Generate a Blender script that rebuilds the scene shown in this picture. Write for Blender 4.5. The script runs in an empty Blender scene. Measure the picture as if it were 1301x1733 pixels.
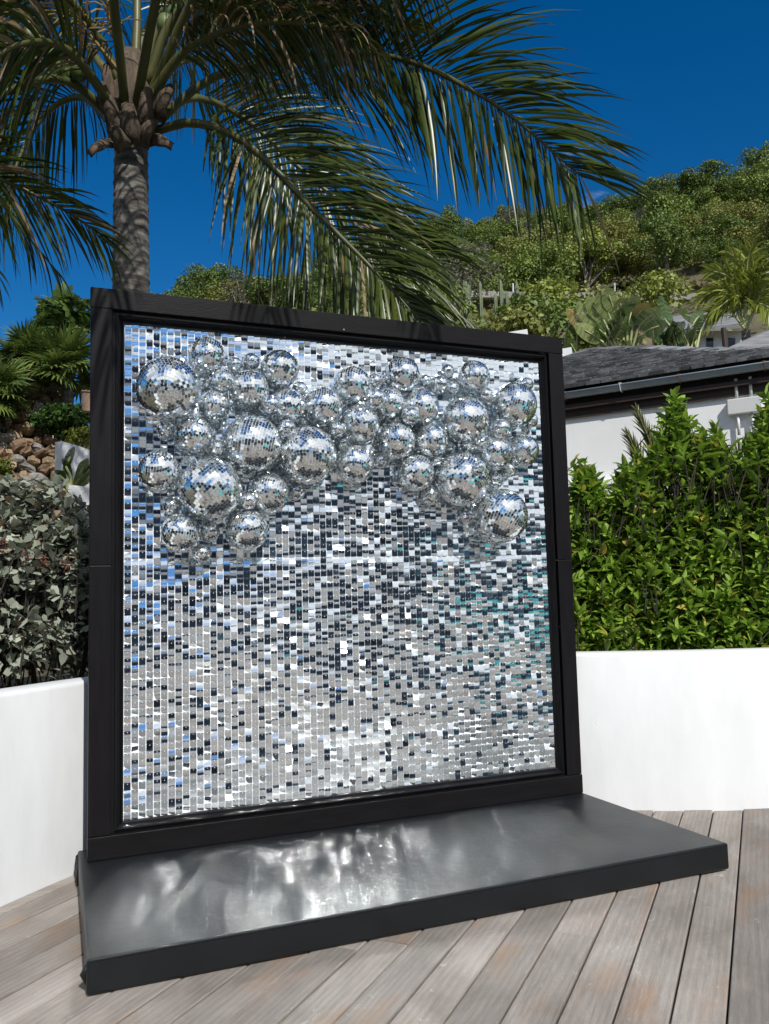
import bpy, math, random
import numpy as np
from math import radians, sin, cos, pi
from mathutils import Vector, Matrix

random.seed(7)
RNG = np.random.default_rng(7)
SC = bpy.context.scene
COL = SC.collection

# ------------------------------------------------------------------ camera
F_PX, CXP, CYP = 1434.47, 650.5, 866.5          # focal length / centre in photo pixels (1301 x 1733)
YAW, PITCH, ROLL = 0.4006, 0.0913, -0.0256
CAM = np.array([-0.378, -3.6732, 1.1532])
_f = np.array([sin(YAW)*cos(PITCH), cos(YAW)*cos(PITCH), sin(PITCH)])
_r0 = np.array([cos(YAW), -sin(YAW), 0.0]); _u0 = np.cross(_r0, _f)
_r = _r0*cos(ROLL)+_u0*sin(ROLL); _u = -_r0*sin(ROLL)+_u0*cos(ROLL)
cam_d = bpy.data.cameras.new('camera'); cam = bpy.data.objects.new('camera', cam_d); COL.objects.link(cam)
cam_d.sensor_fit = 'VERTICAL'; cam_d.sensor_height = 36.0; cam_d.lens = F_PX/1733*36.0
cam_d.clip_start = 0.05; cam_d.clip_end = 6000
cam.matrix_world = Matrix(((_r[0], _u[0], -_f[0], CAM[0]), (_r[1], _u[1], -_f[1], CAM[1]), (_r[2], _u[2], -_f[2], CAM[2]), (0, 0, 0, 1)))
SC.camera = cam

# ------------------------------------------------------------------ light
SUN_AZ, SUN_EL = radians(1.0), radians(44.0)     # azimuth measured from -Y towards +X
S = np.array([sin(SUN_AZ)*cos(SUN_EL), -cos(SUN_AZ)*cos(SUN_EL), sin(SUN_EL)])
w = bpy.data.worlds.new('World'); SC.world = w; w.use_nodes = True
nt = w.node_tree; nt.nodes.clear()
def N(t, ty, **k):
    n = t.nodes.new(ty)
    for a, b in k.items(): setattr(n, a, b)
    return n
out = N(nt, 'ShaderNodeOutputWorld'); bg = N(nt, 'ShaderNodeBackground')
sky = N(nt, 'ShaderNodeTexSky', sky_type='NISHITA', sun_disc=False)
sky.sun_elevation = SUN_EL; sky.sun_rotation = pi - SUN_AZ
sky.altitude = 60; sky.air_density = 1.0; sky.dust_density = 0.5; sky.ozone_density = 3.0
gm = N(nt, 'ShaderNodeHueSaturation'); gm.inputs['Saturation'].default_value = 1.22; gm.inputs['Value'].default_value = 0.90
tint = N(nt, 'ShaderNodeMixRGB', blend_type='MULTIPLY'); tint.inputs[0].default_value = 1; tint.inputs[2].default_value = (0.60, 0.80, 1, 1)
tc = N(nt, 'ShaderNodeTexCoord'); sep = N(nt, 'ShaderNodeSeparateXYZ')
nt.links.new(tc.outputs['Generated'], sep.inputs[0])
# direction -> flat cloud layer
mz = N(nt, 'ShaderNodeMath', operation='MAXIMUM'); mz.inputs[1].default_value = 0.06
nt.links.new(sep.outputs[2], mz.inputs[0])
dv = N(nt, 'ShaderNodeVectorMath', operation='DIVIDE'); cmb = N(nt, 'ShaderNodeCombineXYZ')
for i in range(3): nt.links.new(mz.outputs[0], cmb.inputs[i])
nt.links.new(tc.outputs['Generated'], dv.inputs[0]); nt.links.new(cmb.outputs[0], dv.inputs[1])
offv = N(nt, 'ShaderNodeVectorMath', operation='ADD'); offv.inputs[1].default_value = (54.28, 34.146, 0)
nt.links.new(dv.outputs[0], offv.inputs[0])
cl = N(nt, 'ShaderNodeTexNoise'); cl.inputs['Scale'].default_value = 0.75; cl.inputs['Detail'].default_value = 8; cl.inputs['Roughness'].default_value = 0.58
nt.links.new(offv.outputs[0], cl.inputs['Vector'])
cr_ = N(nt, 'ShaderNodeValToRGB'); cr_.color_ramp.elements[0].position = 0.49; cr_.color_ramp.elements[1].position = 0.64
cv = N(nt, 'ShaderNodeTexNoise'); cv.inputs['Scale'].default_value = 0.17; cv.inputs['Detail'].default_value = 1.5   # slow change of cloud cover
nt.links.new(offv.outputs[0], cv.inputs['Vector'])
cvm = N(nt, 'ShaderNodeMapRange'); cvm.inputs[1].default_value = 0.36; cvm.inputs[2].default_value = 0.64; cvm.inputs[3].default_value = -0.16; cvm.inputs[4].default_value = 0.16
nt.links.new(cv.outputs['Fac'], cvm.inputs[0]); cva = N(nt, 'ShaderNodeMath', operation='ADD'); nt.links.new(cl.outputs['Fac'], cva.inputs[0]); nt.links.new(cvm.outputs[0], cva.inputs[1])
nt.links.new(cva.outputs[0], cr_.inputs[0])
mixc = N(nt, 'ShaderNodeMixRGB'); mixc.inputs[2].default_value = (8.5, 8.8, 9.2, 1)
nt.links.new(sky.outputs[0], tint.inputs[1]); nt.links.new(tint.outputs[0], gm.inputs['Color'])
nt.links.new(cr_.outputs[0], mixc.inputs[0]); nt.links.new(gm.outputs[0], mixc.inputs[1])
nt.links.new(mixc.outputs[0], bg.inputs[0]); bg.inputs[1].default_value = 0.10
nt.links.new(bg.outputs[0], out.inputs[0])
sl = bpy.data.lights.new('sun', 'SUN'); sl.energy = 4.6; sl.angle = radians(0.6); sl.color = (1.0, 0.972, 0.925)
so = bpy.data.objects.new('sun', sl); COL.objects.link(so)
so.rotation_euler = Vector(S).to_track_quat('Z', 'Y').to_euler(); so.location = (0, -10, 20)
SC.view_settings.view_transform = 'Standard'; SC.view_settings.look = 'None'
SC.view_settings.exposure = 0.0; SC.view_settings.gamma = 1.0; SC.view_settings.use_curve_mapping = False
SC.render.engine = 'CYCLES'
SC.cycles.max_bounces = 10; SC.cycles.glossy_bounces = 6; SC.cycles.diffuse_bounces = 3; SC.cycles.transmission_bounces = 4
SC.cycles.transparent_max_bounces = 8
SC.cycles.caustics_reflective = True; SC.cycles.blur_glossy = 0.1
SC.cycles.sample_clamp_indirect = 0.0; SC.cycles.use_denoising = True
SC.cycles.use_guiding = True; SC.cycles.guiding_training_samples = 64

# ------------------------------------------------------------------ pixel helpers
def ray(x, y): return _f + _r*(x-CXP)/F_PX - _u*(y-CYP)/F_PX
def onz(x, y, z=0.0): d = ray(x, y); return CAM + d*(z-CAM[2])/d[2]
def ony(x, y, Y=0.0): d = ray(x, y); return CAM + d*(Y-CAM[1])/d[1]
def at(x, y, D): d = ray(x, y); return CAM + d*D/math.hypot(d[0], d[1])   # D = ground distance
def depth(P): return float((np.asarray(P, float)-CAM) @ _f)
def polar(az, D, z=0.0): return np.array([CAM[0]+D*sin(az), CAM[1]+D*cos(az), z])
def unit(v): v = np.asarray(v, float); return v/(np.linalg.norm(v)+1e-12)
def onplane(x, y, P, n): d = ray(x, y); return CAM + d*(((np.asarray(P)-CAM) @ n)/(d @ n))

# ------------------------------------------------------------------ materials
MATS = {}
def mat(name, col, rough=0.6, metal=0.0, col2=None, scale=8.0, stretch=(1, 1, 1), bump=0.0, bscale=40.0, spec=0.5, coords='Object', island=0.0, objrand=0.0, detail=5):
    if name in MATS: return MATS[name]
    m = bpy.data.materials.new(name); m.use_nodes = True; t = m.node_tree; b = t.nodes['Principled BSDF']
    b.inputs['Roughness'].default_value = rough; b.inputs['Metallic'].default_value = metal
    b.inputs['Specular IOR Level'].default_value = spec
    src = None
    tcn = N(t, 'ShaderNodeTexCoord'); mp = N(t, 'ShaderNodeMapping'); mp.inputs['Scale'].default_value = stretch
    t.links.new(tcn.outputs[coords], mp.inputs[0])
    if col2 is not None:
        n = N(t, 'ShaderNodeTexNoise'); n.inputs['Scale'].default_value = scale; n.inputs['Detail'].default_value = detail; n.inputs['Roughness'].default_value = 0.6
        t.links.new(mp.outputs[0], n.inputs['Vector'])
        r = N(t, 'ShaderNodeValToRGB'); r.color_ramp.elements[0].position = 0.32; r.color_ramp.elements[1].position = 0.68
        r.color_ramp.elements[0].color = (*col, 1); r.color_ramp.elements[1].color = (*col2, 1)
        t.links.new(n.outputs['Fac'], r.inputs[0]); src = r.outputs[0]
    else:
        rgb = N(t, 'ShaderNodeRGB'); rgb.outputs[0].default_value = (*col, 1); src = rgb.outputs[0]
    for amt, node, sock in ((island, 'ShaderNodeNewGeometry', 'Random Per Island'), (objrand, 'ShaderNodeObjectInfo', 'Random')):
        if amt:
            g = N(t, node); hs = N(t, 'ShaderNodeHueSaturation'); mr = N(t, 'ShaderNodeMapRange')
            mr.inputs[3].default_value = 1-amt; mr.inputs[4].default_value = 1+amt
            t.links.new(g.outputs[sock], mr.inputs[0]); t.links.new(mr.outputs[0], hs.inputs['Value']); t.links.new(src, hs.inputs['Color']); src = hs.outputs[0]
    t.links.new(src, b.inputs['Base Color'])
    if bump:
        n2 = N(t, 'ShaderNodeTexNoise'); n2.inputs['Scale'].default_value = bscale; n2.inputs['Detail'].default_value = 4
        t.links.new(mp.outputs[0], n2.inputs['Vector']); bp = N(t, 'ShaderNodeBump'); bp.inputs['Strength'].default_value = bump; bp.inputs['Distance'].default_value = 0.01
        t.links.new(n2.outputs['Fac'], bp.inputs['Height']); t.links.new(bp.outputs[0], b.inputs['Normal'])
    MATS[name] = m; return m

def leafmat(name, dark, light, rough=0.42, trans=0.28, spec=0.4, tcol=None, accent=None):
    if name in MATS: return MATS[name]
    m = bpy.data.materials.new(name); m.use_nodes = True; t = m.node_tree; b = t.nodes['Principled BSDF']; o = t.nodes['Material Output']
    b.inputs['Roughness'].default_value = rough; b.inputs['Specular IOR Level'].default_value = spec
    g = N(t, 'ShaderNodeNewGeometry'); oi = N(t, 'ShaderNodeObjectInfo')
    ad = N(t, 'ShaderNodeMath', operation='ADD'); fr = N(t, 'ShaderNodeMath', operation='FRACT')
    t.links.new(g.outputs['Random Per Island'], ad.inputs[0]); t.links.new(oi.outputs['Random'], ad.inputs[1]); t.links.new(ad.outputs[0], fr.inputs[0])
    r = N(t, 'ShaderNodeValToRGB'); r.color_ramp.elements[0].color = (*dark, 1); r.color_ramp.elements[1].color = (*light, 1)
    if accent:
        r.color_ramp.elements[1].position = 0.93; e_ = r.color_ramp.elements.new(0.965); e_.color = (*accent, 1)
    t.links.new(fr.outputs[0], r.inputs[0]); t.links.new(r.outputs[0], b.inputs['Base Color'])
    tr = N(t, 'ShaderNodeBsdfTranslucent'); mx = N(t, 'ShaderNodeMixShader'); mx.inputs[0].default_value = trans
    if tcol: tr.inputs[0].default_value = (*tcol, 1)
    else: t.links.new(r.outputs[0], tr.inputs[0])
    t.links.new(b.outputs[0], mx.inputs[1]); t.links.new(tr.outputs[0], mx.inputs[2]); t.links.new(mx.outputs[0], o.inputs[0])
    MATS[name] = m; return m

# ------------------------------------------------------------------ mesh helpers
class MB:
    def __init__(s): s.v = []; s.f = []; s.m = []
    def add(s, vs, fs, mi=0):
        o = len(s.v); s.v.extend([tuple(map(float, p)) for p in vs]); s.f.extend([tuple(i+o for i in q) for q in fs]); s.m.extend([mi]*len(fs)); return s
    def box(s, c, size, R=None, mi=0):
        c = np.asarray(c, float); h = np.asarray(size, float)/2
        vs = np.array([(i, j, k) for i in (-1, 1) for j in (-1, 1) for k in (-1, 1)], float)*h
        if R is not None: vs = vs @ np.asarray(R).T
        return s.add(vs+c, [(0, 1, 3, 2), (4, 6, 7, 5), (0, 4, 5, 1), (2, 3, 7, 6), (0, 2, 6, 4), (1, 5, 7, 3)], mi)
    def bar(s, a, b, wd, ht, up=(0, 0, 1), mi=0):
        a, b = np.asarray(a, float), np.asarray(b, float); x = unit(b-a); y = unit(np.cross(up, x)); z = np.cross(x, y)
        return s.box((a+b)/2, (np.linalg.norm(b-a), wd, ht), np.stack([x, y, z], 1), mi)
    def tube(s, pts, rad, n=8, mi=0, cap=True):
        pts = [np.asarray(p, float) for p in pts]; k = len(pts); rad = [rad]*k if np.isscalar(rad) else list(rad)
        vs = []; prev = None
        for i, p in enumerate(pts):
            t = unit(pts[min(i+1, k-1)]-pts[max(i-1, 0)])
            a = np.array([0, 0, 1.0]) if abs(t[2]) < 0.9 else np.array([1.0, 0, 0])
            if prev is not None: a = prev
            x = unit(a - t*(a @ t)); prev = x; y = np.cross(t, x)
            for j in range(n):
                th = 2*pi*j/n; vs.append(p+(x*cos(th)+y*sin(th))*rad[i])
        fs = [(i*n+j, i*n+(j+1) % n, (i+1)*n+(j+1) % n, (i+1)*n+j) for i in range(k-1) for j in range(n)]
        if cap: fs += [tuple(range(n-1, -1, -1)), tuple((k-1)*n+j for j in range(n))]
        return s.add(vs, fs, mi)
    def prism(s, poly, z0, z1, mi=0):
        n = len(poly); vs = [(x, y, z0) for x, y in poly]+[(x, y, z1) for x, y in poly]
        return s.add(vs, [tuple(range(n-1, -1, -1)), tuple(range(n, 2*n))]+[(i, (i+1) % n, n+(i+1) % n, n+i) for i in range(n)], mi)
    def mesh(s, name, mats, smooth=False):
        me = bpy.data.meshes.new(name); me.from_pydata(s.v, [], s.f)
        for m in (mats if isinstance(mats, (list, tuple)) else [mats]): me.materials.append(m)
        if any(s.m): me.polygons.foreach_set('material_index', s.m)
        if smooth: me.polygons.foreach_set('use_smooth', [True]*len(me.polygons))
        me.update(); return me
    def build(s, name, mats, parent=None, smooth=False, **props):
        return link(name, s.mesh(name, mats, smooth), parent, **props)

def link(name, me, parent=None, M=None, **props):
    o = bpy.data.objects.new(name, me); COL.objects.link(o)
    if parent is not None: o.parent = parent
    if M is not None: o.matrix_local = M
    for k, v in props.items(): o[k] = v
    return o
def thing(name, label, cat, group=None, loc=(0, 0, 0), kind=None):
    o = link(name, None); o.location = loc; o['label'] = label; o['category'] = cat
    if group: o['group'] = group
    if kind: o['kind'] = kind
    o.empty_display_size = 0.1; return o
def bevel(o, wdt=0.004, seg=2):
    b = o.modifiers.new('bevel', 'BEVEL'); b.width = wdt; b.segments = seg; b.limit_method = 'ANGLE'; return o

def npmesh(name, V, Fq, mats, smooth=False):
    """V (n,3), Fq (m,4) or (m,3) int arrays -> mesh, fast"""
    me = bpy.data.meshes.new(name); k = Fq.shape[1]
    me.vertices.add(len(V)); me.vertices.foreach_set('co', np.ascontiguousarray(V, dtype=np.float32).ravel())
    me.loops.add(Fq.size); me.loops.foreach_set('vertex_index', np.ascontiguousarray(Fq, dtype=np.int32).ravel())
    me.polygons.add(len(Fq)); me.polygons.foreach_set('loop_start', np.arange(0, Fq.size, k, dtype=np.int32))
    try: me.polygons.foreach_set('loop_total', np.full(len(Fq), k, dtype=np.int32))
    except Exception: pass
    for m in (mats if isinstance(mats, (list, tuple)) else [mats]): me.materials.append(m)
    if smooth: me.polygons.foreach_set('use_smooth', np.ones(len(Fq), dtype=bool))
    me.update(calc_edges=True); me.validate(); return me

def frames(D, U):
    """D leaf directions (n,3), U approx normals -> rotation columns (n,3,3): x=dir, y=side, z=normal"""
    D = D/np.linalg.norm(D, axis=1, keepdims=True)
    Y = np.cross(U, D); nn = np.linalg.norm(Y, axis=1, keepdims=True); Y = np.where(nn < 1e-4, np.array([[1.0, 0, 0]]), Y/np.maximum(nn, 1e-6))
    Z = np.cross(D, Y); return np.stack([D, Y, Z], 2)
def scatter(P, R, SX, SY, tv, tf):
    """template tv (k,3), tf (m,4); leaf i = P_i + R_i (tv * (SX,SY,SX))"""
    n, k = len(P), len(tv)
    sc = np.stack([SX, SY, SX], 1)
    V = np.einsum('nij,nkj->nki', R, tv[None]*sc[:, None, :])+P[:, None, :]
    Fq = tf[None]+(np.arange(n)*k)[:, None, None]
    return V.reshape(-1, 3), Fq.reshape(-1, tf.shape[1])
def leaf_template(kind):
    if kind == 'pointed':      # folded lanceolate
        v = [(0, 0, 0), (.3, .5, .09), (.3, 0, 0), (.3, -.5, .09), (.68, .36, .05), (.68, 0, -.03), (.68, -.36, .05), (1, 0, -.12)]
    elif kind == 'round':      # obovate, thick
        v = [(0, 0, 0), (.35, .34, .05), (.35, 0, 0), (.35, -.34, .05), (.74, .5, .04), (.74, 0, -.01), (.74, -.5, .04), (1, 0, -.06)]
    else:
        v = [(0, 0, 0), (.35, .5, .08), (.35, 0, 0), (.35, -.5, .08), (.7, .42, .06), (.7, 0, -.02), (.7, -.42, .06), (1, 0, -.1)]
    f = [(0, 2, 1, 1), (0, 3, 2, 2), (1, 2, 5, 4), (2, 3, 6, 5), (4, 5, 7, 7), (5, 6, 7, 7)]
    tri = []
    for q in f:
        if q[2] == q[3]: tri.append(q[:3])
        else: tri += [(q[0], q[1], q[2]), (q[0], q[2], q[3])]
    return np.array(v, float), np.array(tri, int)
CARD = (np.array([(0, 0, 0), (.5, .5, .1), (.5, -.5, .1), (1, 0, -.05)], float), np.array([(0, 2, 3, 1)], int))
def rdirs(n, up=0.0, rng=RNG):
    v = rng.normal(size=(n, 3)); v[:, 2] += up; return v/np.linalg.norm(v, axis=1, keepdims=True)
def spline(pts, n):
    P = [np.asarray(p, float) for p in pts]; P = [2*P[0]-P[1]]+P+[2*P[-1]-P[-2]]; o = []
    m = len(P)-3
    for k in range(n):
        u = k/(n-1)*m; i = min(int(u), m-1); t = u-i; a, b, c, d = P[i:i+4]
        o.append(0.5*((2*b)+(-a+c)*t+(2*a-5*b+4*c-d)*t*t+(-a+3*b-3*c+d)*t**3))
    return o
def rotx(a): return np.array([[1, 0, 0], [0, cos(a), -sin(a)], [0, sin(a), cos(a)]])
def roty(a): return np.array([[cos(a), 0, sin(a)], [0, 1, 0], [-sin(a), 0, cos(a)]])
def rotz(a): return np.array([[cos(a), -sin(a), 0], [sin(a), cos(a), 0], [0, 0, 1]])
def M4(R, t, s=1.0):
    M = np.eye(4); M[:3, :3] = np.asarray(R)*s; M[:3, 3] = t; return Matrix(M.tolist())

# ================================================================== SETTING
# ---- curved white planter wall behind the photo booth (front face at deck level)
WALLP = [(-2.9, -4.6), (-2.3, -2.3), (-1.2, -.85), (-.454, -.051), (-.33, .067), (-.168, .226), (.3, .60), (.95, .78), (1.6, .52), (2.319, .041), (2.558, -.103), (2.813, -.242), (3.092, -.355), (3.6, -.5), (4.4, -.6), (6.0, -.5)]
_wp = np.array(WALLP); _wd = np.concatenate([[0], np.cumsum(np.linalg.norm(np.diff(_wp, axis=0), axis=1))])
_ws = np.linspace(0, _wd[-1], 600); _wf = np.stack([np.interp(_ws, _wd, _wp[:, i]) for i in range(2)], 1)
_k = int(.42/(_ws[1]-_ws[0])); _ker = np.hanning(2*_k+1); _ker /= _ker.sum()
_pad = np.concatenate([_wf[:1]+(np.arange(-_k, 0)[:, None])*(_wf[1]-_wf[0]), _wf, _wf[-1:]+(np.arange(1, _k+1)[:, None])*(_wf[-1]-_wf[-2])])
WC = np.stack([np.convolve(_pad[:, i], _ker, 'valid') for i in range(2)], 1)[::4]
WT = np.gradient(WC, axis=0); WT /= np.linalg.norm(WT, axis=1, keepdims=True)
WN = np.stack([-WT[:, 1], WT[:, 0]], 1)          # points away from the deck
WALL_H, WALL_W = 0.795, 0.16
white_plaster = mat('white_plaster', (0.70, 0.71, 0.715), 0.75, col2=(0.63, 0.64, 0.645), scale=2.3, stretch=(2.2, 2.2, .7), bump=0.12, bscale=9.0, coords='Object')
prof = [(0, -.12), (0, WALL_H-.018), (.006, WALL_H-.006), (.018, WALL_H), (WALL_W-.018, WALL_H), (WALL_W-.006, WALL_H-.006), (WALL_W, WALL_H-.018), (WALL_W, .3)]
V = []; Fc = []
for i in range(len(WC)):
    for o_, z_ in prof: V.append((*(WC[i]+WN[i]*o_), z_))
k = len(prof)
for i in range(len(WC)-1):
    for j in range(k-1): Fc.append((i*k+j, (i+1)*k+j, (i+1)*k+j+1, i*k+j+1))
mb = MB(); mb.add(V, Fc)
mb.build('planter_wall', white_plaster, smooth=True, label='low curved white plaster wall running behind the black mirror stand', category='wall')

# ---- timber deck, one object for each board
PA = radians(43.3); PE = np.array([cos(PA), sin(PA)]); PNn = np.array([-sin(PA), cos(PA)])
PITCHW = 0.1382
def plank_mat():
    m = bpy.data.materials.new('weathered_teak'); m.use_nodes = True; t = m.node_tree; b = t.nodes['Principled BSDF']
    b.inputs['Roughness'].default_value = 0.72; b.inputs['Specular IOR Level'].default_value = 0.3
    tcn = N(t, 'ShaderNodeTexCoord'); oi = N(t, 'ShaderNodeObjectInfo')
    ofs = N(t, 'ShaderNodeVectorMath', operation='SCALE'); ofs.inputs[0].default_value = (37, 91, 53); t.links.new(oi.outputs['Random'], ofs.inputs['Scale'])
    add = N(t, 'ShaderNodeVectorMath', operation='ADD'); t.links.new(tcn.outputs['Object'], add.inputs[0]); t.links.new(ofs.outputs[0], add.inputs[1])
    def noise(scale, st, detail=6, rough=.6, dist=0.0):
        mp = N(t, 'ShaderNodeMapping'); mp.inputs['Scale'].default_value = st; t.links.new(add.outputs[0], mp.inputs[0])
        n = N(t, 'ShaderNodeTexNoise'); n.inputs['Scale'].default_value = scale; n.inputs['Detail'].default_value = detail; n.inputs['Roughness'].default_value = rough; n.inputs['Distortion'].default_value = dist
        t.links.new(mp.outputs[0], n.inputs['Vector']); return n.outputs['Fac']
    def ramp(fac, a, b_, p0=.3, p1=.7):
        r = N(t, 'ShaderNodeValToRGB'); r.color_ramp.elements[0].position = p0; r.color_ramp.elements[1].position = p1
        r.color_ramp.elements[0].color = (*a, 1); r.color_ramp.elements[1].color = (*b_, 1); t.links.new(fac, r.inputs[0]); return r.outputs[0]
    def mix(f, a, b_, bt='MIX'):
        x = N(t, 'ShaderNodeMixRGB', blend_type=bt)
        if isinstance(f, float): x.inputs[0].default_value = f
        else: t.links.new(f, x.inputs[0])
        t.links.new(a, x.inputs[1]); t.links.new(b_, x.inputs[2]); return x.outputs[0]
    # wave rings distorted along the board = cathedral grain
    mpw = N(t, 'ShaderNodeMapping'); mpw.inputs['Scale'].default_value = (0.55, 9.0, 1); t.links.new(add.outputs[0], mpw.inputs[0])
    wv = N(t, 'ShaderNodeTexWave', wave_type='BANDS', bands_direction='Y'); wv.inputs['Scale'].default_value = 1.5; wv.inputs['Distortion'].default_value = 9.0; wv.inputs['Detail'].default_value = 2.0; wv.inputs['Detail Scale'].default_value = 0.7
    t.links.new(mpw.outputs[0], wv.inputs['Vector'])
    fine = noise(11, (1, 17, 1), 8, .75, .25)
    blot = noise(2.6, (1, 2.2, 1), 5, .6, .6)
    stain = noise(2.1, (1.2, 3.0, 1), 4, .55)
    base = ramp(blot, (0.185, 0.162, 0.140), (0.345, 0.316, 0.286), .24, .78)
    grain = ramp(fine, (0.72, 0.71, 0.70), (1.14, 1.14, 1.14), .25, .75)
    rings = ramp(wv.outputs['Fac'], (0.80, 0.78, 0.76), (1.10, 1.10, 1.10), .1, .9)
    c1 = mix(1.0, base, grain, 'MULTIPLY'); c1 = mix(0.4, c1, rings, 'MULTIPLY')
    warm = N(t, 'ShaderNodeRGB'); warm.outputs[0].default_value = (0.30, 0.17, 0.085, 1)
    sf = ramp(stain, (0, 0, 0), (0.6, 0.6, 0.6), .56, .78)
    c2 = mix(sf, c1, warm.outputs[0])
    pale = N(t, 'ShaderNodeRGB'); pale.outputs[0].default_value = (0.58, 0.57, 0.55, 1)
    pf = ramp(noise(9, (1, 1.6, 1), 8, .75, 1.0), (0, 0, 0), (0.6, 0.6, 0.6), .62, .72)
    c3 = mix(pf, c2, pale.outputs[0])
    hs = N(t, 'ShaderNodeHueSaturation'); mr = N(t, 'ShaderNodeMapRange'); mr.inputs[3].default_value = 0.80; mr.inputs[4].default_value = 1.14
    t.links.new(oi.outputs['Random'], mr.inputs[0]); t.links.new(mr.outputs[0], hs.inputs['Value']); t.links.new(c3, hs.inputs['Color'])
    t.links.new(hs.outputs[0], b.inputs['Base Color'])
    bp = N(t, 'ShaderNodeBump'); bp.inputs['Strength'].default_value = 0.35; bp.inputs['Distance'].default_value = 0.004
    t.links.new(fine, bp.inputs['Height']); t.links.new(bp.outputs[0], b.inputs['Normal'])
    return m
TEAK = plank_mat()
dark_under = mat('deck_void', (0.012, 0.011, 0.010), 0.9)
deck = link('deck', None, kind='structure', label='weathered grey hardwood deck of diagonal boards', category='deck')
mb = MB(); mb.prism([(-9, -5.6), (9, -5.6), (9, 3), (-9, 3)], -.14, -.06); mb.build('deck_underlay', dark_under, deck)
def wall_hit(s):
    """largest t where the board line n*s+e*t is still in front of the wall"""
    P = WC; sv = P @ PNn; tv = P @ PE; best = None
    for i in range(len(P)-1):
        if (sv[i]-s)*(sv[i+1]-s) < 0:
            q = (s-sv[i])/(sv[i+1]-sv[i]); t_ = tv[i]+q*(tv[i+1]-tv[i])
            best = t_ if best is None else max(t_, best)
    return best
def plank_piece(s0, s1, t0, t1):
    L = t1-t0; wdt = (s1-s0)-0.0062
    m2 = MB(); nx = max(2, int(L/1.2)+1); z1 = random.uniform(-.0018, .0018); z2 = z1+random.uniform(-.0015, .0015); cup = random.uniform(-.0008, .0006)
    xs = np.linspace(.0015, L-.0015, nx); vs = []; fs = []
    cs = [(-wdt/2, -.024), (-wdt/2, -.003), (-wdt/2+.003, 0), (0, cup), (wdt/2-.003, 0), (wdt/2, -.003), (wdt/2, -.024)]
    for i, x in enumerate(xs):
        zz = z1+(z2-z1)*i/(nx-1)
        for (y, z) in cs: vs.append((x, y, z+zz))
    kk = len(cs)
    for i in range(nx-1):
        for j in range(kk-1): fs.append((i*kk+j, (i+1)*kk+j, (i+1)*kk+j+1, i*kk+j+1))
    fs += [tuple(range(kk-1, -1, -1)), tuple((nx-1)*kk+j for j in range(kk))]
    m2.add(vs, fs)
    o = m2.build('plank', TEAK, deck)
    P0 = PE*t0+PNn*(s0+s1)/2
    o.location = (P0[0], P0[1], 0); o.rotation_euler = (0, 0, PA); return o
POOL_X, POOL_Y = 2.7, -2.5
for kq in range(-66, 2):
    s0 = .0877+kq*PITCHW; s1 = s0+PITCHW; sm = (s0+s1)/2
    h = [q for q in (wall_hit(s0+.003), wall_hit(sm), wall_hit(s1-.003)) if q is not None]
    tend = max(h)+0.03 if h else 7.0
    tp = (POOL_X+.686*sm)/.728
    if .728*sm+.686*tp < POOL_Y: tend = tp
    tst = -9.0+random.uniform(-.02, .02)
    if sm > -2.6: tst = -3.4
    tst = max(tst, (-5.45-.728*sm)/.686)
    if tst > tend-.3: continue
    # board ends: joints visible near the stand are placed every few metres
    cuts = [tst]; q = tst+random.uniform(2.5, 7.5)
    while q < tend-1.5: cuts.append(q); q += random.uniform(4.5, 7.5)
    cuts.append(tend)
    for a_, b_ in zip(cuts[:-1], cuts[1:]): plank_piece(s0, s1, a_, b_)
# narrow curved border board along the wall foot, left of the stand
mb = MB(); sel = [i for i in range(len(WC)) if -1.3 < WC[i][0] < 0.25]
vs = []; fs = []
for i in sel:
    for o_, z_ in ((-.062, .001), (-.06, .0045), (-.003, .0045)): vs.append((*(WC[i]+WN[i]*o_), z_))
for i in range(len(sel)-1):
    for j in (0, 1): fs.append((i*3+j, i*3+j+1, i*3+3+j+1, i*3+3+j)[::-1])
mb.add(vs, fs); mb.build('border_board', TEAK, deck)

# ---- ground sheet, hillside terrain
soil = mat('dry_soil', (0.07, 0.055, 0.035), 0.95, col2=(0.13, 0.105, 0.07), scale=0.8, bump=0.3, bscale=6)
grassy = mat('dry_hill_ground', (0.045, 0.050, 0.020), 0.95, col2=(0.15, 0.115, 0.07), scale=0.25, bump=0.4, bscale=2.5)
mb = MB(); nn = 48
mb.add([(3000*cos(2*pi*i/nn), 3000*sin(2*pi*i/nn), -.45) for i in range(nn)], [tuple(range(nn))])
mb.build('ground', soil, kind='structure')
def smooth(a, b, x): t = min(1, max(0, (x-a)/(b-a))); return t*t*(3-2*t)
def htop(az):   # hill crest height by azimuth (degrees)
    return float(np.interp(az, [-30, 2, 7, 9.5, 13, 19, 24, 30, 38, 46, 60, 80], [8, 13, 24, 27.5, 31, 32, 39.0, 39.5, 40, 40.5, 42, 40]))
def H(az, d):
    T = htop(az); g = 0.62+0.38*smooth(3, 12, az)
    lo = float(np.interp(d, [3, 6.5, 9, 12, 17, 26, 36, 40], [.62, .68, 1.3, 2.2, 3.7, 7.6, 12.6, 13.2]))
    if d <= 14: v = lo
    else:
        gg = 1+(g-1)*smooth(14, 22, d); v = lo*gg
        if d > 40:
            e = (d-40)/55.0; v = 13.2*gg+(T-13.2*gg)*(e if e < 1 else 1-.25*(e-1))
    return v+0.25*sin(az*.9+d*.31)*smooth(14, 30, d)+0.5*sin(az*.37-d*.13)*smooth(38, 60, d)
azs = np.linspace(-32, 78, 150); ds = [0]+list(np.geomspace(6.4, 40, 34))+list(np.linspace(42, 150, 50))
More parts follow.
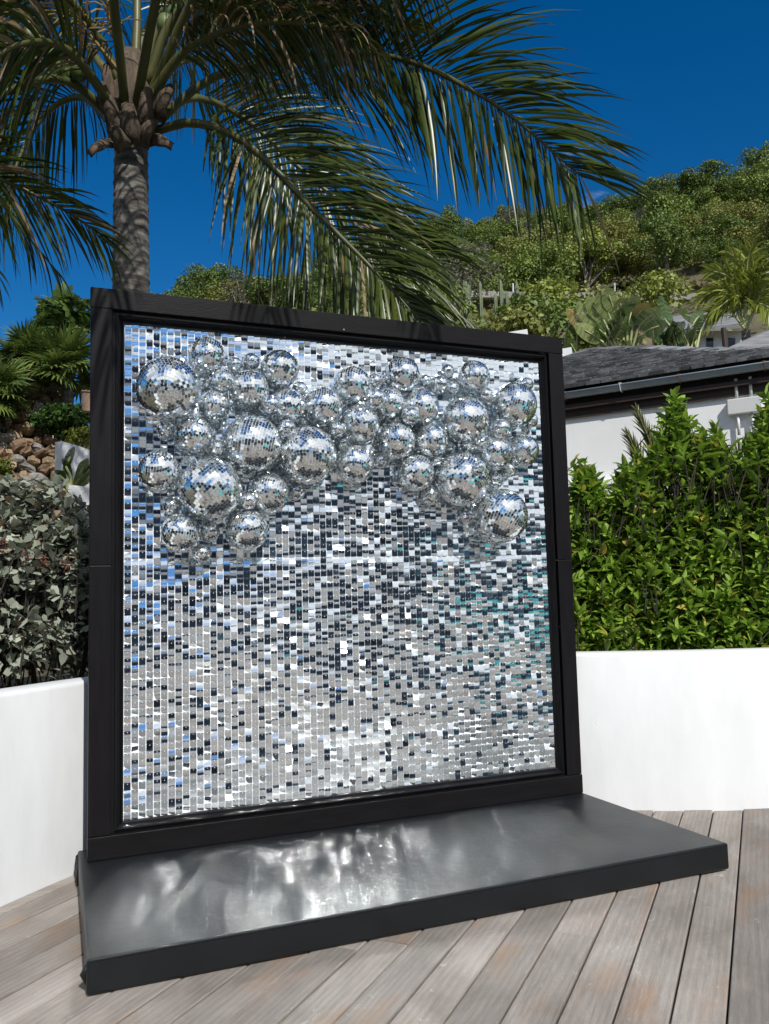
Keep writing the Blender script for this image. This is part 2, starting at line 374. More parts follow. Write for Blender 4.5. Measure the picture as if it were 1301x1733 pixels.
def wall_dist(azd):
    u = np.array([sin(radians(azd)), cos(radians(azd))]); nrm = np.array([u[1], -u[0]])
    B = WC+WN*(WALL_W-.03)-CAM[:2]; sd = B @ nrm; td = B @ u; best = None
    for i in range(len(B)-1):
        if sd[i]*sd[i+1] <= 0 and td[i] > 0:
            q = sd[i]/(sd[i]-sd[i+1]+1e-12); t_ = td[i]+q*(td[i+1]-td[i]); best = t_ if best is None else min(best, t_)
    return best if best else 5.6
V = []; 
for a_ in azs:
    for j, d_ in enumerate(ds):
        dd = wall_dist(a_) if j == 0 else d_
        P = polar(radians(a_), dd); V.append((P[0], P[1], .64 if j == 0 else H(a_, dd)))
k = len(ds); Fq = np.array([(i*k+j, (i+1)*k+j, (i+1)*k+j+1, i*k+j+1) for i in range(len(azs)-1) for j in range(k-1)])
link('hillside', npmesh('hillside', np.array(V), Fq, grassy, True), kind='structure')

# ---- swimming pool beside the deck (seen in the mirrors)
pool_tile = mat('pool_tile', (0.10, 0.52, 0.50), 0.35, col2=(0.16, 0.62, 0.60), scale=3.0)
stone_cop = mat('pool_coping', (0.42, 0.40, 0.37), 0.7, col2=(0.34, 0.325, 0.30), scale=4)
mw = bpy.data.materials.new('pool_water'); mw.use_nodes = True; t = mw.node_tree; b = t.nodes['Principled BSDF']
b.inputs['Base Color'].default_value = (0.10, 0.50, 0.50, 1); b.inputs['Roughness'].default_value = 0.06; b.inputs['IOR'].default_value = 1.33
nz = N(t, 'ShaderNodeTexNoise'); nz.inputs['Scale'].default_value = 2.6; bp = N(t, 'ShaderNodeBump'); bp.inputs['Strength'].default_value = 0.12
tcn = N(t, 'ShaderNodeTexCoord'); t.links.new(tcn.outputs['Object'], nz.inputs['Vector']); t.links.new(nz.outputs['Fac'], bp.inputs['Height']); t.links.new(bp.outputs[0], b.inputs['Normal'])
mb = MB(); mb.prism([(POOL_X+.3, -11.5), (13.5, -11.5), (13.5, POOL_Y-.3), (POOL_X+.3, POOL_Y-.3)], -.5, -.10); mb.build('pool_water', mw, kind='structure')
mb = MB()
for (x0, x1, y0, y1) in ((POOL_X, POOL_X+.3, -11.8, POOL_Y), (13.5, 13.9, -11.8, POOL_Y), (POOL_X+.3, 13.5, POOL_Y-.3, POOL_Y), (POOL_X+.3, 13.5, -11.8, -11.5)):
    mb.prism([(x0, y0), (x1, y0), (x1, y1), (x0, y1)], -.3, .012)
mb.build('pool_coping', stone_cop, kind='structure')
mb = MB(); mb.prism([(9, POOL_Y+.002), (40, POOL_Y+.002), (40, 1.5), (9, 1.5)], -.3, -.02); mb.prism([(-40, -60), (40, -60), (40, -14.002), (-40, -14.002)], -.3, -.02); mb.prism([(-9, -14), (POOL_X, -14), (POOL_X, -5.45), (-9, -5.45)], -.3, .0); mb.prism([(POOL_X, -14), (13.9, -14), (13.9, -11.8), (POOL_X, -11.8)], -.3, .0)
mb.prism([(-40, -14), (-9, -14), (-9, -2), (-40, -2)], -.3, -.02); mb.prism([(13.9, -14), (40, -14), (40, POOL_Y), (13.9, POOL_Y)], -.3, -.02)
mb.build('terrace', mat('slate_paving', (0.10, 0.108, 0.118), 0.75, col2=(0.16, 0.168, 0.178), scale=3), kind='structure')

# ================================================================== THE MIRROR STAND
OX0, OX1, OZ1, HB = -0.142, 2.2274, 2.4594, 0.1053
ZI0, ZI1, YM = 0.2379, 2.3244, 0.05
def paint_mat(name, col, rough, speck=True, stretch=(1, 1, 1)):
    m = bpy.data.materials.new(name); m.use_nodes = True; t = m.node_tree; b = t.nodes['Principled BSDF']
    tcn = N(t, 'ShaderNodeTexCoord'); mp = N(t, 'ShaderNodeMapping'); mp.inputs['Scale'].default_value = stretch; t.links.new(tcn.outputs['Object'], mp.inputs[0])
    n1 = N(t, 'ShaderNodeTexNoise'); n1.inputs['Scale'].default_value = 5; n1.inputs['Detail'].default_value = 6; t.links.new(mp.outputs[0], n1.inputs['Vector'])
    r1 = N(t, 'ShaderNodeValToRGB'); r1.color_ramp.elements[0].color = (*[c*.7 for c in col], 1); r1.color_ramp.elements[1].color = (*[c*1.5 for c in col], 1)
    t.links.new(n1.outputs['Fac'], r1.inputs[0]); src = r1.outputs[0]
    if speck:
        vo = N(t, 'ShaderNodeTexVoronoi'); vo.inputs['Scale'].default_value = 14; t.links.new(tcn.outputs['Object'], vo.inputs['Vector'])
        lt = N(t, 'ShaderNodeMath', operation='LESS_THAN'); lt.inputs[1].default_value = 0.045; t.links.new(vo.outputs['Distance'], lt.inputs[0])
        sp = N(t, 'ShaderNodeSeparateColor'); t.links.new(vo.outputs['Color'], sp.inputs[0])
        gt = N(t, 'ShaderNodeMath', operation='GREATER_THAN'); gt.inputs[1].default_value = 0.86; t.links.new(sp.outputs[0], gt.inputs[0])
        mu = N(t, 'ShaderNodeMath', operation='MULTIPLY'); t.links.new(lt.outputs[0], mu.inputs[0]); t.links.new(gt.outputs[0], mu.inputs[1])
        mx = N(t, 'ShaderNodeMixRGB'); mx.inputs[2].default_value = (.3, .3, .3, 1); t.links.new(mu.outputs[0], mx.inputs[0]); t.links.new(src, mx.inputs[1]); src = mx.outputs[0]
    t.links.new(src, b.inputs['Base Color']); 
    rr = N(t, 'ShaderNodeMapRange'); rr.inputs[3].default_value = rough-.06; rr.inputs[4].default_value = rough+.1; t.links.new(n1.outputs['Fac'], rr.inputs[0]); t.links.new(rr.outputs[0], b.inputs['Roughness'])
    n2 = N(t, 'ShaderNodeTexNoise'); n2.inputs['Scale'].default_value = 30; n2.inputs['Detail'].default_value = 5; t.links.new(mp.outputs[0], n2.inputs['Vector'])
    bp = N(t, 'ShaderNodeBump'); bp.inputs['Strength'].default_value = 0.2; bp.inputs['Distance'].default_value = .004; t.links.new(n2.outputs['Fac'], bp.inputs['Height']); t.links.new(bp.outputs[0], b.inputs['Normal'])
    b.inputs['Specular IOR Level'].default_value = 0.13
    return m
blk_v = paint_mat('black_paint_upright', (0.0065, 0.0058, 0.0068), 0.42, True, (8, 8, 1)); blk_h = paint_mat('black_paint_rail', (0.0065, 0.0060, 0.0067), 0.42, True, (1, 8, 8))
blk_g = paint_mat('black_gloss_moulding', (0.008, 0.008, 0.009), 0.30)
vinyl = paint_mat('black_vinyl', (0.005, 0.0062, 0.0075), 0.38, False)
vinyl.node_tree.nodes['Principled BSDF'].inputs['Specular IOR Level'].default_value = 0.42
RW = 0.088
fr = thing('photo_backdrop', 'tall square black timber surround standing on the plinth, edging the mirror sequins', 'backdrop')
def rail(name, x0, x1, z0, z1, y0, y1, m_):
    q = MB(); q.box(((x0+x1)/2, (y0+y1)/2, (z0+z1)/2), (x1-x0, y1-y0, z1-z0)); return bevel(q.build(name, m_, fr), .003, 2)
JZ = 1.2825
rail('top_rail', OX0, OX1, OZ1-RW, OZ1, 0, .036, blk_h)
rail('bottom_rail', OX0, OX1, HB+.001, HB+.092, -.003, .036, blk_h)
for x0, x1 in ((OX0+.001, OX0+RW), (OX1-RW, OX1-.001)):
    rail('stile', x0, x1, HB+.0935, JZ-.0008, 0.0008, .036, blk_v); rail('stile', x0, x1, JZ+.0008, OZ1-RW-.001, 0.0008, .036, blk_v)
# stepped moulding, mitred at the corners (inset from rail edge, depth)
def mould(side):
    xo0, xo1, zo0, zo1 = OX0+RW+.0015, OX1-RW-.0015, HB+.0935, OZ1-RW-.0015
    wx0, wx1, wz0, wz1 = 0-xo0, xo1-2.1, ZI0-zo0, zo1-ZI1
    pr = [(0, .022), (.24, .022), (.27, .012), (.40, .009), (.50, .014), (.55, .022), (.78, .036), (.82, .030), (.94, .034), (1.0, .049)]
    q = MB(); vs = []
    for u, y in pr:
        xa, xb, za, zb = xo0+wx0*u, xo1-wx1*u, zo0+wz0*u, zo1-wz1*u
        a, b_ = {'l': ((xa, y, za), (xa, y, zb)), 'r': ((xb, y, za), (xb, y, zb)), 't': ((xa, y, zb), (xb, y, zb)), 'b': ((xa, y, za), (xb, y, za))}[side]
        vs += [a, b_]
    fs = [(2*i, 2*i+1, 2*i+3, 2*i+2) for i in range(len(pr)-1)]
    if side in 'lt': fs = [f_[::-1] for f_ in fs]
    q.add(vs, fs); q.build('moulding', blk_g, fr)
for sd in 'lrtb': mould(sd)
q = MB(); q.box((1.0427, .085, 1.28), (OX1-OX0-2*RW, .02, OZ1-HB-2*RW)); q.build('back_board', blk_v, fr)

# ---- plinth
pl = thing('plinth', 'black vinyl covered plinth lying on the deck under the frame', 'plinth')
q = MB(); q.prism([(-.2042, -.9638), (2.2314, -.9638), (2.2314, .075), (-.168, .19)], .004, HB); b_ = q.build('cover', vinyl, pl)
bevel(b_, .009, 3)
q = MB(); q.tube([(-.197, -.963, HB-.006), (.4, -.9645, HB-.0055), (1.1, -.9635, HB-.006), (1.7, -.9645, HB-.0055), (2.224, -.963, HB-.006)], .0028, 6); q.build('seam_piping', vinyl, pl)
for i in range(4):
    y = .02+.042*i; q = MB()
    q.tube([(-.163, y, HB-.002), (-.172, y+.004, HB-.012), (-.175, y+.008, HB*.5), (-.175, y+.012, .012)], [.003, .006, .008, .006], 6); q.build('fold', vinyl, pl, smooth=True)
q = MB(); q.tube([(-.199, -.930, HB*.78), (-.208, -.925, HB*.5), (-.200, -.932, HB*.25)], [.006, .013, .006], 6); q.build('fold', vinyl, pl, smooth=True)

# ---- mirror sequin panel
mirror = mat('mirror_sequin', (0.90, 0.925, 0.935), 0.045, 1.0)
def hazy_mirror(name, col, r0, r1, fac):
    m = bpy.data.materials.new(name); m.use_nodes = True; t = m.node_tree; b = t.nodes['Principled BSDF']; o = t.nodes['Material Output']
    b.inputs['Base Color'].default_value = (*col, 1); b.inputs['Metallic'].default_value = 1.0; b.inputs['Roughness'].default_value = r0
    g = N(t, 'ShaderNodeBsdfAnisotropic'); g.distribution = 'GGX'; g.inputs['Color'].default_value = (*col, 1); g.inputs['Roughness'].default_value = r1
    mx = N(t, 'ShaderNodeMixShader'); mx.inputs[0].default_value = fac
    t.links.new(b.outputs[0], mx.inputs[1]); t.links.new(g.outputs[0], mx.inputs[2]); t.links.new(mx.outputs[0], o.inputs[0]); return m
sequin_mirror = hazy_mirror('foil_mirror', (0.84, 0.895, 0.93), 0.025, 0.085, 0.8)
backing = mat('clear_backing', (0.86, 0.88, 0.90), 0.25, 0.0)
pinm = mat('white_pin', (0.85, 0.86, 0.87), 0.3)
panel = thing('sequin_panel', 'shimmering panel of small square mirror sequins inside the black frame', 'sequin panel')
q = MB(); q.box((1.05, YM+.0065, (ZI0+ZI1)/2), (2.112, .012, ZI1-ZI0+.012)); q.build('backing_sheet', backing, panel)
NT = 70; PXT = 2.1/NT; PZT = (ZI1-ZI0)/NT
rg = np.random.default_rng(11)
TW, TH = PXT-.0030, PZT-.0008
def tile_verts(kap):
    """curved sequin, local x width, z height, facing -y; kap = half angle of bend"""
    vs = []
    for i in range(4):
        v = (i/3-.5)*TH; a = 2*kap*(i/3-.5)
        y = TH*(1-cos(a))/(2*kap) if abs(kap) > 1e-5 else 0
        for s_ in (-.5, .5): vs.append((s_*TW, y, v))
    return np.array(vs)
TF = np.array([(0, 1, 3, 2), (2, 3, 5, 4), (4, 5, 7, 6)])
KAPS = [radians(a) for a in (-7.0, -4.0, 2.2, 4.2, 6.5, 10.0)]
tile_me = []
for kx in KAPS: tile_me.append(npmesh('sequin', tile_verts(kx), TF, sequin_mirror, True))
# smooth warps: 300 mm panels, rows, low-frequency sag
SEAM = int((ony(570, 946, YM)[2]-ZI0)/PZT); ps = rg.normal(0, 1, (7, 7, 2)); rowp = rg.normal(0, 1, (7, NT)); 
gx = rg.normal(0, 1, (9, 9)); gy = rg.normal(0, 1, (9, 9))
def bil(g, u, v):
    u *= 7.99; v *= 7.99; i, j = int(u), int(v); a, b_ = u-i, v-j
    return (g[i, j]*(1-a)+g[i+1, j]*a)*(1-b_)+(g[i, j+1]*(1-a)+g[i+1, j+1]*a)*b_
T = []
for c in range(NT):
    for r in range(NT):
        pc, prr = c//10, r//10
        u, v = (c+.5)/NT, (r+.5)/NT
        pt = radians(1.4*ps[pc, prr, 0]+2.0*rowp[pc, r]+1.9*bil(gx, u, v)+rg.normal(0, 3.0)+(rg.normal(-1.5, 11) if rg.random() < .32+.38*max(0, 1-v/.6) else 0)-0.4+3.4*max(0, 1-v/.5)-(rg.uniform(9, 17) if r == SEAM else 0))
        yw = radians(.9*ps[pc, prr, 1]+1.2*bil(gy, u, v)-9.5+rg.normal(0, .8)+(rg.normal(0, 7) if rg.random() < .12 else 0))
        rl = radians(rg.normal(0, 1.2)+(rg.normal(0, 14) if rg.random() < .004 else 0))
        P = np.array([(c+.5)*PXT, YM-.0035+rg.normal(0, .0005), ZI0+(r+.5)*PZT])
        T.append((P, rotx(pt) @ rotz(yw) @ roty(rl), rg.choice(6, p=[.10, .14, .22, .26, .18, .10])))
TP = np.array([t_[0] for t_ in T])

# ---- mirror balls: photo position (x, y), radius in px, distance of the centre in front of the panel in radii (or metres when < 0)
Z5 = lambda x, y, r_: (190+x/3.336, 530+y/3.336, r_/3.336)
Z6 = lambda x, y, r_: (540+x/3.173, 560+y/3.173, r_/3.173)
BALLS = [Z5(*a) for a in [(318, 425, 182), (535, 240, 102), (690, 290, 45), (785, 272, 48), (945, 315, 108), (625, 380, 66), (530, 392, 40), (775, 432, 112), (575, 520, 88), (300, 660, 52), (460, 695, 112), (595, 770, 56), (790, 740, 165), (895, 518, 56), (985, 530, 106), (985, 650, 50), (1100, 802, 166), (265, 890, 118), (555, 992, 178), (335, 1090, 52), (385, 1242, 112), (765, 1060, 50), (880, 1015, 118), (1040, 1005, 50), (545, 1230, 60), (760, 1222, 118), (505, 1355, 54), (1190, 528, 112), (1060, 430, 46), (1265, 660, 46), (1075, 608, 34)]]
BALLS += [Z6(*a) for a in [(180, 292, 102), (300, 275, 48), (445, 238, 97), (568, 270, 36), (645, 287, 50), (300, 365, 60), (375, 392, 88), (220, 500, 106), (545, 408, 100), (490, 455, 50), (95, 530, 40), (135, 603, 43), (830, 248, 88), (715, 312, 42), (785, 482, 128), (890, 347, 46), (1046, 398, 122), (975, 525, 54), (415, 590, 102), (600, 592, 96), (697, 625, 38), (800, 592, 70), (935, 655, 98), (1092, 642, 88), (1020, 742, 43), (190, 716, 106), (330, 697, 42), (520, 762, 100), (768, 797, 146), (598, 882, 54), (940, 802, 48), (975, 992, 146), (800, 985, 48), (1112, 287, 38), (1135, 480, 40), (690, 215, 36), (860, 735, 40), (65, 645, 30)]]
def ball_mesh(r_m, tile, seed):
    """facet shell and core of a mirror ball, radius r_m metres, square mirrors of size tile"""
    rr = np.random.default_rng(seed); rows = max(8, int(round(pi*r_m/tile))); Vv = []; Ff = []
    for i in range(rows):
        la = -pi/2+pi*(i+.5)/rows; dl = pi/rows; ncol = max(3, int(round(2*pi*r_m*cos(la)/tile))); off = rr.random()*2*pi
        for j in range(ncol):
            lo = off+2*pi*j/ncol; nrm = np.array([cos(la)*cos(lo), cos(la)*sin(lo), sin(la)])
            e = np.array([-sin(lo), cos(lo), 0]); n2 = np.cross(nrm, e)
            t1, t2 = rr.normal(0, .045), rr.normal(0, .045)
            ex, ey = unit(e+nrm*t1), unit(n2+nrm*t2)
            hw = min(tile*.45, pi*r_m*cos(la)/ncol*.91); hh = dl*r_m*.45; c_ = nrm*r_m; b0 = len(Vv)
            Vv += [c_-ex*hw-ey*hh, c_+ex*hw-ey*hh, c_+ex*hw+ey*hh, c_-ex*hw+ey*hh]; Ff.append((b0, b0+1, b0+2, b0+3))
    facets = npmesh('mirror_facets', np.array(Vv), np.array(Ff), ball_mirror)
    core = MB(); seg = 24
    vs = [(r_m*.985*cos(a)*cos(b2), r_m*.985*cos(a)*sin(b2), r_m*.985*sin(a)) for a in np.linspace(-pi/2, pi/2, 13) for b2 in np.linspace(0, 2*pi, seg, endpoint=False)]
    core.add(vs, [(i*seg+j, i*seg+(j+1) % seg, (i+1)*seg+(j+1) % seg, (i+1)*seg+j) for i in range(12) for j in range(seg)])
    return core.mesh('core', grout, True), facets
ball_mirror = hazy_mirror('ball_mirror', (0.92, 0.945, 0.95), 0.03, 0.20, 0.12)
grout = mat('silver_grout', (0.80, 0.83, 0.84), 0.3, 0.1)
SIZES = [(0.150, .0135), (0.125, .0130), (0.098, .0118), (0.082, .0110), (0.055, .0090), (0.042, .0078), (0.032, .0070)]
BM = [[ball_mesh(rm, tl, 40+10*i+v) for v in range(2)] for i, (rm, tl) in enumerate(SIZES)]
def rand_rot(rr):
    qd = rr.normal(size=4); qd /= np.linalg.norm(qd); from_q = __import__('mathutils').Quaternion(qd.tolist()); return np.array(from_q.to_matrix())
rb = np.random.default_rng(5); BC = []
big = []
for (x, y, rp) in sorted(BALLS, key=lambda b: -b[2]):
    r0 = rp*4.3/F_PX
    yc = YM-.01-r0*.93 if r0 > .06 else YM-.01-r0*.9-.0
    # small balls sit in the hollows between the large ones: push them forward until they touch
    for it in range(60):
        P = ony(x, y, yc); r_m = rp*depth(P)/F_PX; bad = False
        for (Q, rq) in BC:
            if np.linalg.norm(P-Q) < (r_m+rq)*.90: bad = True; break
        if not bad or r_m > .06 or yc < -.30: break
        yc -= .008
    BC.append((P, r_m))
def size_of(r_): return 'large' if r_ > .11 else 'medium' if r_ > .065 else 'small' if r_ > .038 else 'tiny'
ORD = 'first second third fourth fifth sixth seventh eighth ninth tenth eleventh twelfth thirteenth fourteenth fifteenth sixteenth seventeenth eighteenth nineteenth'.split()
def ordinal(n): return ORD[n] if n < 19 else ('twentieth' if n == 19 else ('thirtieth' if n == 29 else (('twenty-' if n < 29 else 'thirty-')+ORD[(n+1) % 10-1])))
byx = {}
for bi in sorted(range(len(BC)), key=lambda i: BC[i][0][0]): byx.setdefault(size_of(BC[bi][1]), []).append(bi)
for bi, (P, r_m) in enumerate(BC):
    si = min(range(len(SIZES)), key=lambda i: abs(SIZES[i][0]-r_m)); core, fac = BM[si][bi % 2]
    size = size_of(r_m); k_ = byx[size].index(bi)
    lab = f'{size} mirror ball, {ordinal(k_)} of its size counted from the stile beside the silvery shrub'
    o = link('mirror_ball', core, None, M4(rand_rot(rb), P, r_m/SIZES[si][0]), label=lab, category='mirror ball', group='mirror balls massed on the sequin panel')
    link('mirror_facets', fac, o, None, kind='stuff')
# sequins: the 300 that show largest and are not behind a ball are objects, the others one mesh
dist_t = np.linalg.norm(TP-CAM, axis=1)
def hidden(P):
    d = unit(P-CAM)
    for (Q, rq) in BC:
        w_ = Q-CAM; tt = w_ @ d
        if np.linalg.norm(w_-d*tt) < rq*.97: return True
    return False
order = np.argsort(dist_t); single = set()
for i in order:
    if len(single) >= 300: break
    if not hidden(TP[i]): single.add(int(i))
Vv = []; Ff = []; tv6 = [tile_verts(kx) for kx in KAPS]; n0 = 0
for i, (P, R_, ki) in enumerate(T):
    if i in single: link('sequin', tile_me[ki], panel, M4(R_, P))
    else: Vv.append(tv6[ki] @ R_.T+P); Ff.append(TF+n0); n0 += 8
link('sequins', npmesh('sequins', np.concatenate(Vv), np.concatenate(Ff), sequin_mirror, True), panel, kind='stuff')
pv = np.array([(-.0014, 0, -.0014), (.0014, 0, -.0014), (.0014, 0, .0014), (-.0014, 0, .0014), (0, -.0016, 0)]); pf = np.array([(0, 1, 4), (1, 2, 4), (2, 3, 4), (3, 0, 4)])
PP = TP+np.array([0, -.0042, TH*.5-.0042]); Vv, Ff = scatter(PP, np.repeat(np.eye(3)[None], len(PP), 0), np.ones(len(PP)), np.ones(len(PP)), pv, pf)
link('pins', npmesh('pins', Vv, Ff, pinm), panel, kind='stuff')

# ================================================================== HOUSE ON THE RIGHT
shingle = mat('grey_shingle', (0.085, 0.086, 0.09), 0.8, col2=(0.20, 0.20, 0.20), scale=9, island=0.6, bump=0.2, bscale=60)
gutter_m = mat('grey_metal_gutter', (0.20, 0.24, 0.28), 0.35, 0.0, col2=(0.24, 0.28, 0.31), scale=2)
copper = mat('copper_bracket', (0.30, 0.12, 0.06), 0.45, 0.6, col2=(0.22, 0.10, 0.06), scale=30)
soffit_m = mat('dark_brown_timber', (0.022, 0.012, 0.009), 0.7, col2=(0.04, 0.022, 0.016), scale=6, stretch=(1, 8, 8))
ltgrey = mat('pale_grey_metal', (0.62, 0.62, 0.60), 0.5)
EV_L = at(957, 668, 10.0); EV_Z = EV_L[2]; EV_R = onz(1290, 618, EV_Z)
EA = unit(EV_R-EV_L); EN = np.array([EA[1], -EA[0], 0]);                    # EA along the eave towards the viewer's right, EN into the house?
if EN @ (EV_L-CAM) < 0: EN = -EN
EB = EV_L-EA*2.5; EE = EV_R+EA*4.0; EL = np.linalg.norm(EE-EB); UP = np.array([0, 0, 1.0])
house_white = mat('house_white', (0.86, 0.86, 0.85), 0.8, col2=(0.80, 0.80, 0.79), scale=1.5, bump=.1, bscale=9)
house = thing('villa', 'white villa with dark shingle roof and grey gutter behind the green hedge', 'house', loc=(0, 0, 0))
OV = 0.05
def hp(a, n, z): return EB+EA*a+EN*n+UP*(z-EV_Z)
q = MB(); q.add([hp(0, OV, .3), hp(EL, OV, .3), hp(EL, OV, EV_Z+.02), hp(0, OV, EV_Z+.02), hp(0, OV+5, .3), hp(EL, OV+5, .3), hp(EL, OV+5, EV_Z+.02), hp(0, OV+5, EV_Z+.02)],
    [(0, 1, 2, 3), (5, 4, 7, 6), (4, 0, 3, 7), (1, 5, 6, 2)]); q.build('wall', house_white, house)
q = MB(); q.bar(hp(0, OV-.035, 2.30), hp(EL, OV-.035, 2.30), .07, .05); q.bar(hp(0, OV-.02, 2.18), hp(EL, OV-.02, 2.18), .04, .16); q.build('ledge', house_white, house)
q = MB(); q.bar(hp(3.2, OV-.01, 1.5), hp(4.1, OV-.01, 1.5), .03, 1.1); w1 = q.build('window', soffit_m, house)
q = MB(); q.bar(hp(3.28, OV-.03, 1.5), hp(4.02, OV-.03, 1.5), .012, .95); q.build('pane', mat('dark_glass', (.02, .025, .03), .05), w1)
# soffit boards + fascia
q = MB(); q.bar(hp(-.1, .06, EV_Z-.055), hp(EL, .06, EV_Z-.055), .024, .19); q.build('fascia', soffit_m, house)
q = MB(); q.bar(hp(-.1, OV-.045, EV_Z-.16), hp(EL, OV-.045, EV_Z-.16), .085, .05); q.bar(hp(-.1, OV-.02, EV_Z-.20), hp(EL, OV-.02, EV_Z-.20), .035, .16); q.build('soffit_board', soffit_m, house)
# half-round gutter
def gutter_mesh():
    q = MB(); n = 10; rr = .062; vs = []
    for a in (0, EL):
        for rad in (rr, rr-.006):
            for j in range(n+1):
                th = pi*j/n; c_ = hp(a, -.012-rr*0+.0, EV_Z-.005); vs.append(c_+EN*(rad*cos(th))-EN*.05-UP*(rad*sin(th)))
    m1 = n+1; fs = []
    for j in range(n): fs += [(j, j+1, 2*m1+j+1, 2*m1+j), (m1+j+1, m1+j, 3*m1+j, 3*m1+j+1)]
    fs += [(0, 2*m1, 3*m1, m1), (n, m1+n, 3*m1+n, 2*m1+n)]
    q.add(vs, fs)
    q.tube([hp(0, -.012-.05-rr, EV_Z-.004), hp(EL, -.012-.05-rr, EV_Z-.004)], .009, 6); return q
gt = gutter_mesh().build('gutter', gutter_m, house, smooth=True)
for xp, mm in ((957, copper), (1052, ltgrey), (1152, copper), (1297, copper)):
    P0 = onplane(xp, 650, hp(0, -.05, EV_Z), EN); a = (P0-EB) @ EA; q = MB()
    pts = [hp(a, -.062+.066*cos(th), EV_Z-.004-.066*sin(th)) for th in np.linspace(-.15, pi+.15, 10)]
    for i in range(9): q.bar(pts[i], pts[i+1], .004, .032, up=EA if False else np.cross(unit(pts[i+1]-pts[i]), EA)*1.0, mi=0)
    q.bar(hp(a, 0.005, EV_Z+.0), hp(a, -.125, EV_Z+.012), .03, .006); q.build('gutter_bracket', mm, gt)
# shingled roof plane, outline traced on the plane
PITCHR = radians(20); RN = unit(-EN*sin(PITCHR)+UP*cos(PITCHR)); RS = unit(EN*cos(PITCHR)+UP*sin(PITCHR)); RO = EB+UP*.06-EN*.05
ridge_px = [(940, 612), (1000, 593), (1070, 591), (1150, 593), (1210, 596), (1301, 593), (1360, 590)]
RG = [onplane(x, y, RO, RN) for x, y in ridge_px]; ra = [((P-RO) @ EA, (P-RO) @ RS) for P in RG]
def ridge_s(a): return float(np.interp(a, [v[0] for v in sorted(ra)], [v[1] for v in sorted(ra)]))
roof = MB(); a_s = np.linspace(-.1, EL, 40)
vs = [RO+EA*a for a in a_s]+[RO+EA*a+RS*max(.3, ridge_s(a)) for a in a_s]+[RO+EA*a+RS*max(.3, ridge_s(a))+EN*3.5-UP*1.4 for a in a_s]
nA = len(a_s); roof.add(vs, [(i, i+1, nA+i+1, nA+i) for i in range(nA-1)]+[(nA+i, nA+i+1, 2*nA+i+1, 2*nA+i) for i in range(nA-1)])
rf = roof.build('roof', shingle, house)
q = MB(); row = 0; s_ = 0.0; rq = random.Random(3)
while s_ < 6.5:
    a = -.1+rq.uniform(0, .1)
    while a < EL:
        wd = rq.uniform(.09, .19); mid = a+wd/2
        if s_ < ridge_s(mid)-.05:
            th = rq.uniform(.008, .02); lift = .006; Ls = .20; ds_ = rq.uniform(-.012, .012)
            o0 = RO+EA*a+RS*(s_-.02+ds_)+RN*.004; ax, ss, nn_ = EA*(wd-.006), RS*Ls, RN
            th += .012; q.add([o0, o0+ax, o0+ax+ss, o0+ss, o0+nn_*(th+.012), o0+ax+nn_*(th+.012), o0+ax+ss+nn_*lift*.4, o0+ss+nn_*lift*.4], [(0, 1, 5, 4), (4, 5, 6, 7), (1, 2, 6, 5), (3, 0, 4, 7)])
        a += wd
    s_ += .125; row += 1
q.build('shingles', shingle, rf, kind='stuff')
q = MB(); rq = random.Random(4)
for i in range(60):
    a = EL*i/60; a2 = EL*(i+1)/60+.02
    P = RO+EA*a+RS*(ridge_s(a)-.03)+RN*rq.uniform(.015, .04); P2 = RO+EA*a2+RS*(ridge_s(a2)-.03)+RN*rq.uniform(.015, .04); q.bar(P, P2, .22, .018, up=RN)
q.build('ridge_caps', shingle, rf, kind='stuff')
# antenna box on the wall
bxP = onplane(1262, 688, hp(0, OV, EV_Z), EN); a0 = (bxP-EB) @ EA; z0 = bxP[2]
ab = thing('wall_box', 'pale grey junction box with four rods fixed on the white villa wall', 'junction box')
q = MB(); q.bar(hp(a0-.17, OV-.045, z0), hp(a0+.17, OV-.045, z0), .08, .165); bevel(q.build('casing', ltgrey, ab), .01)
for da in (-.075, .065):
    for z1, z2 in ((z0+.083, z0+.30), (z0-.083, z0-.30)):
        q = MB(); q.tube([hp(a0+da, OV-.045, z1), hp(a0+da, OV-.045, z2)], .016, 8); q.build('rod', ltgrey, ab, smooth=True)

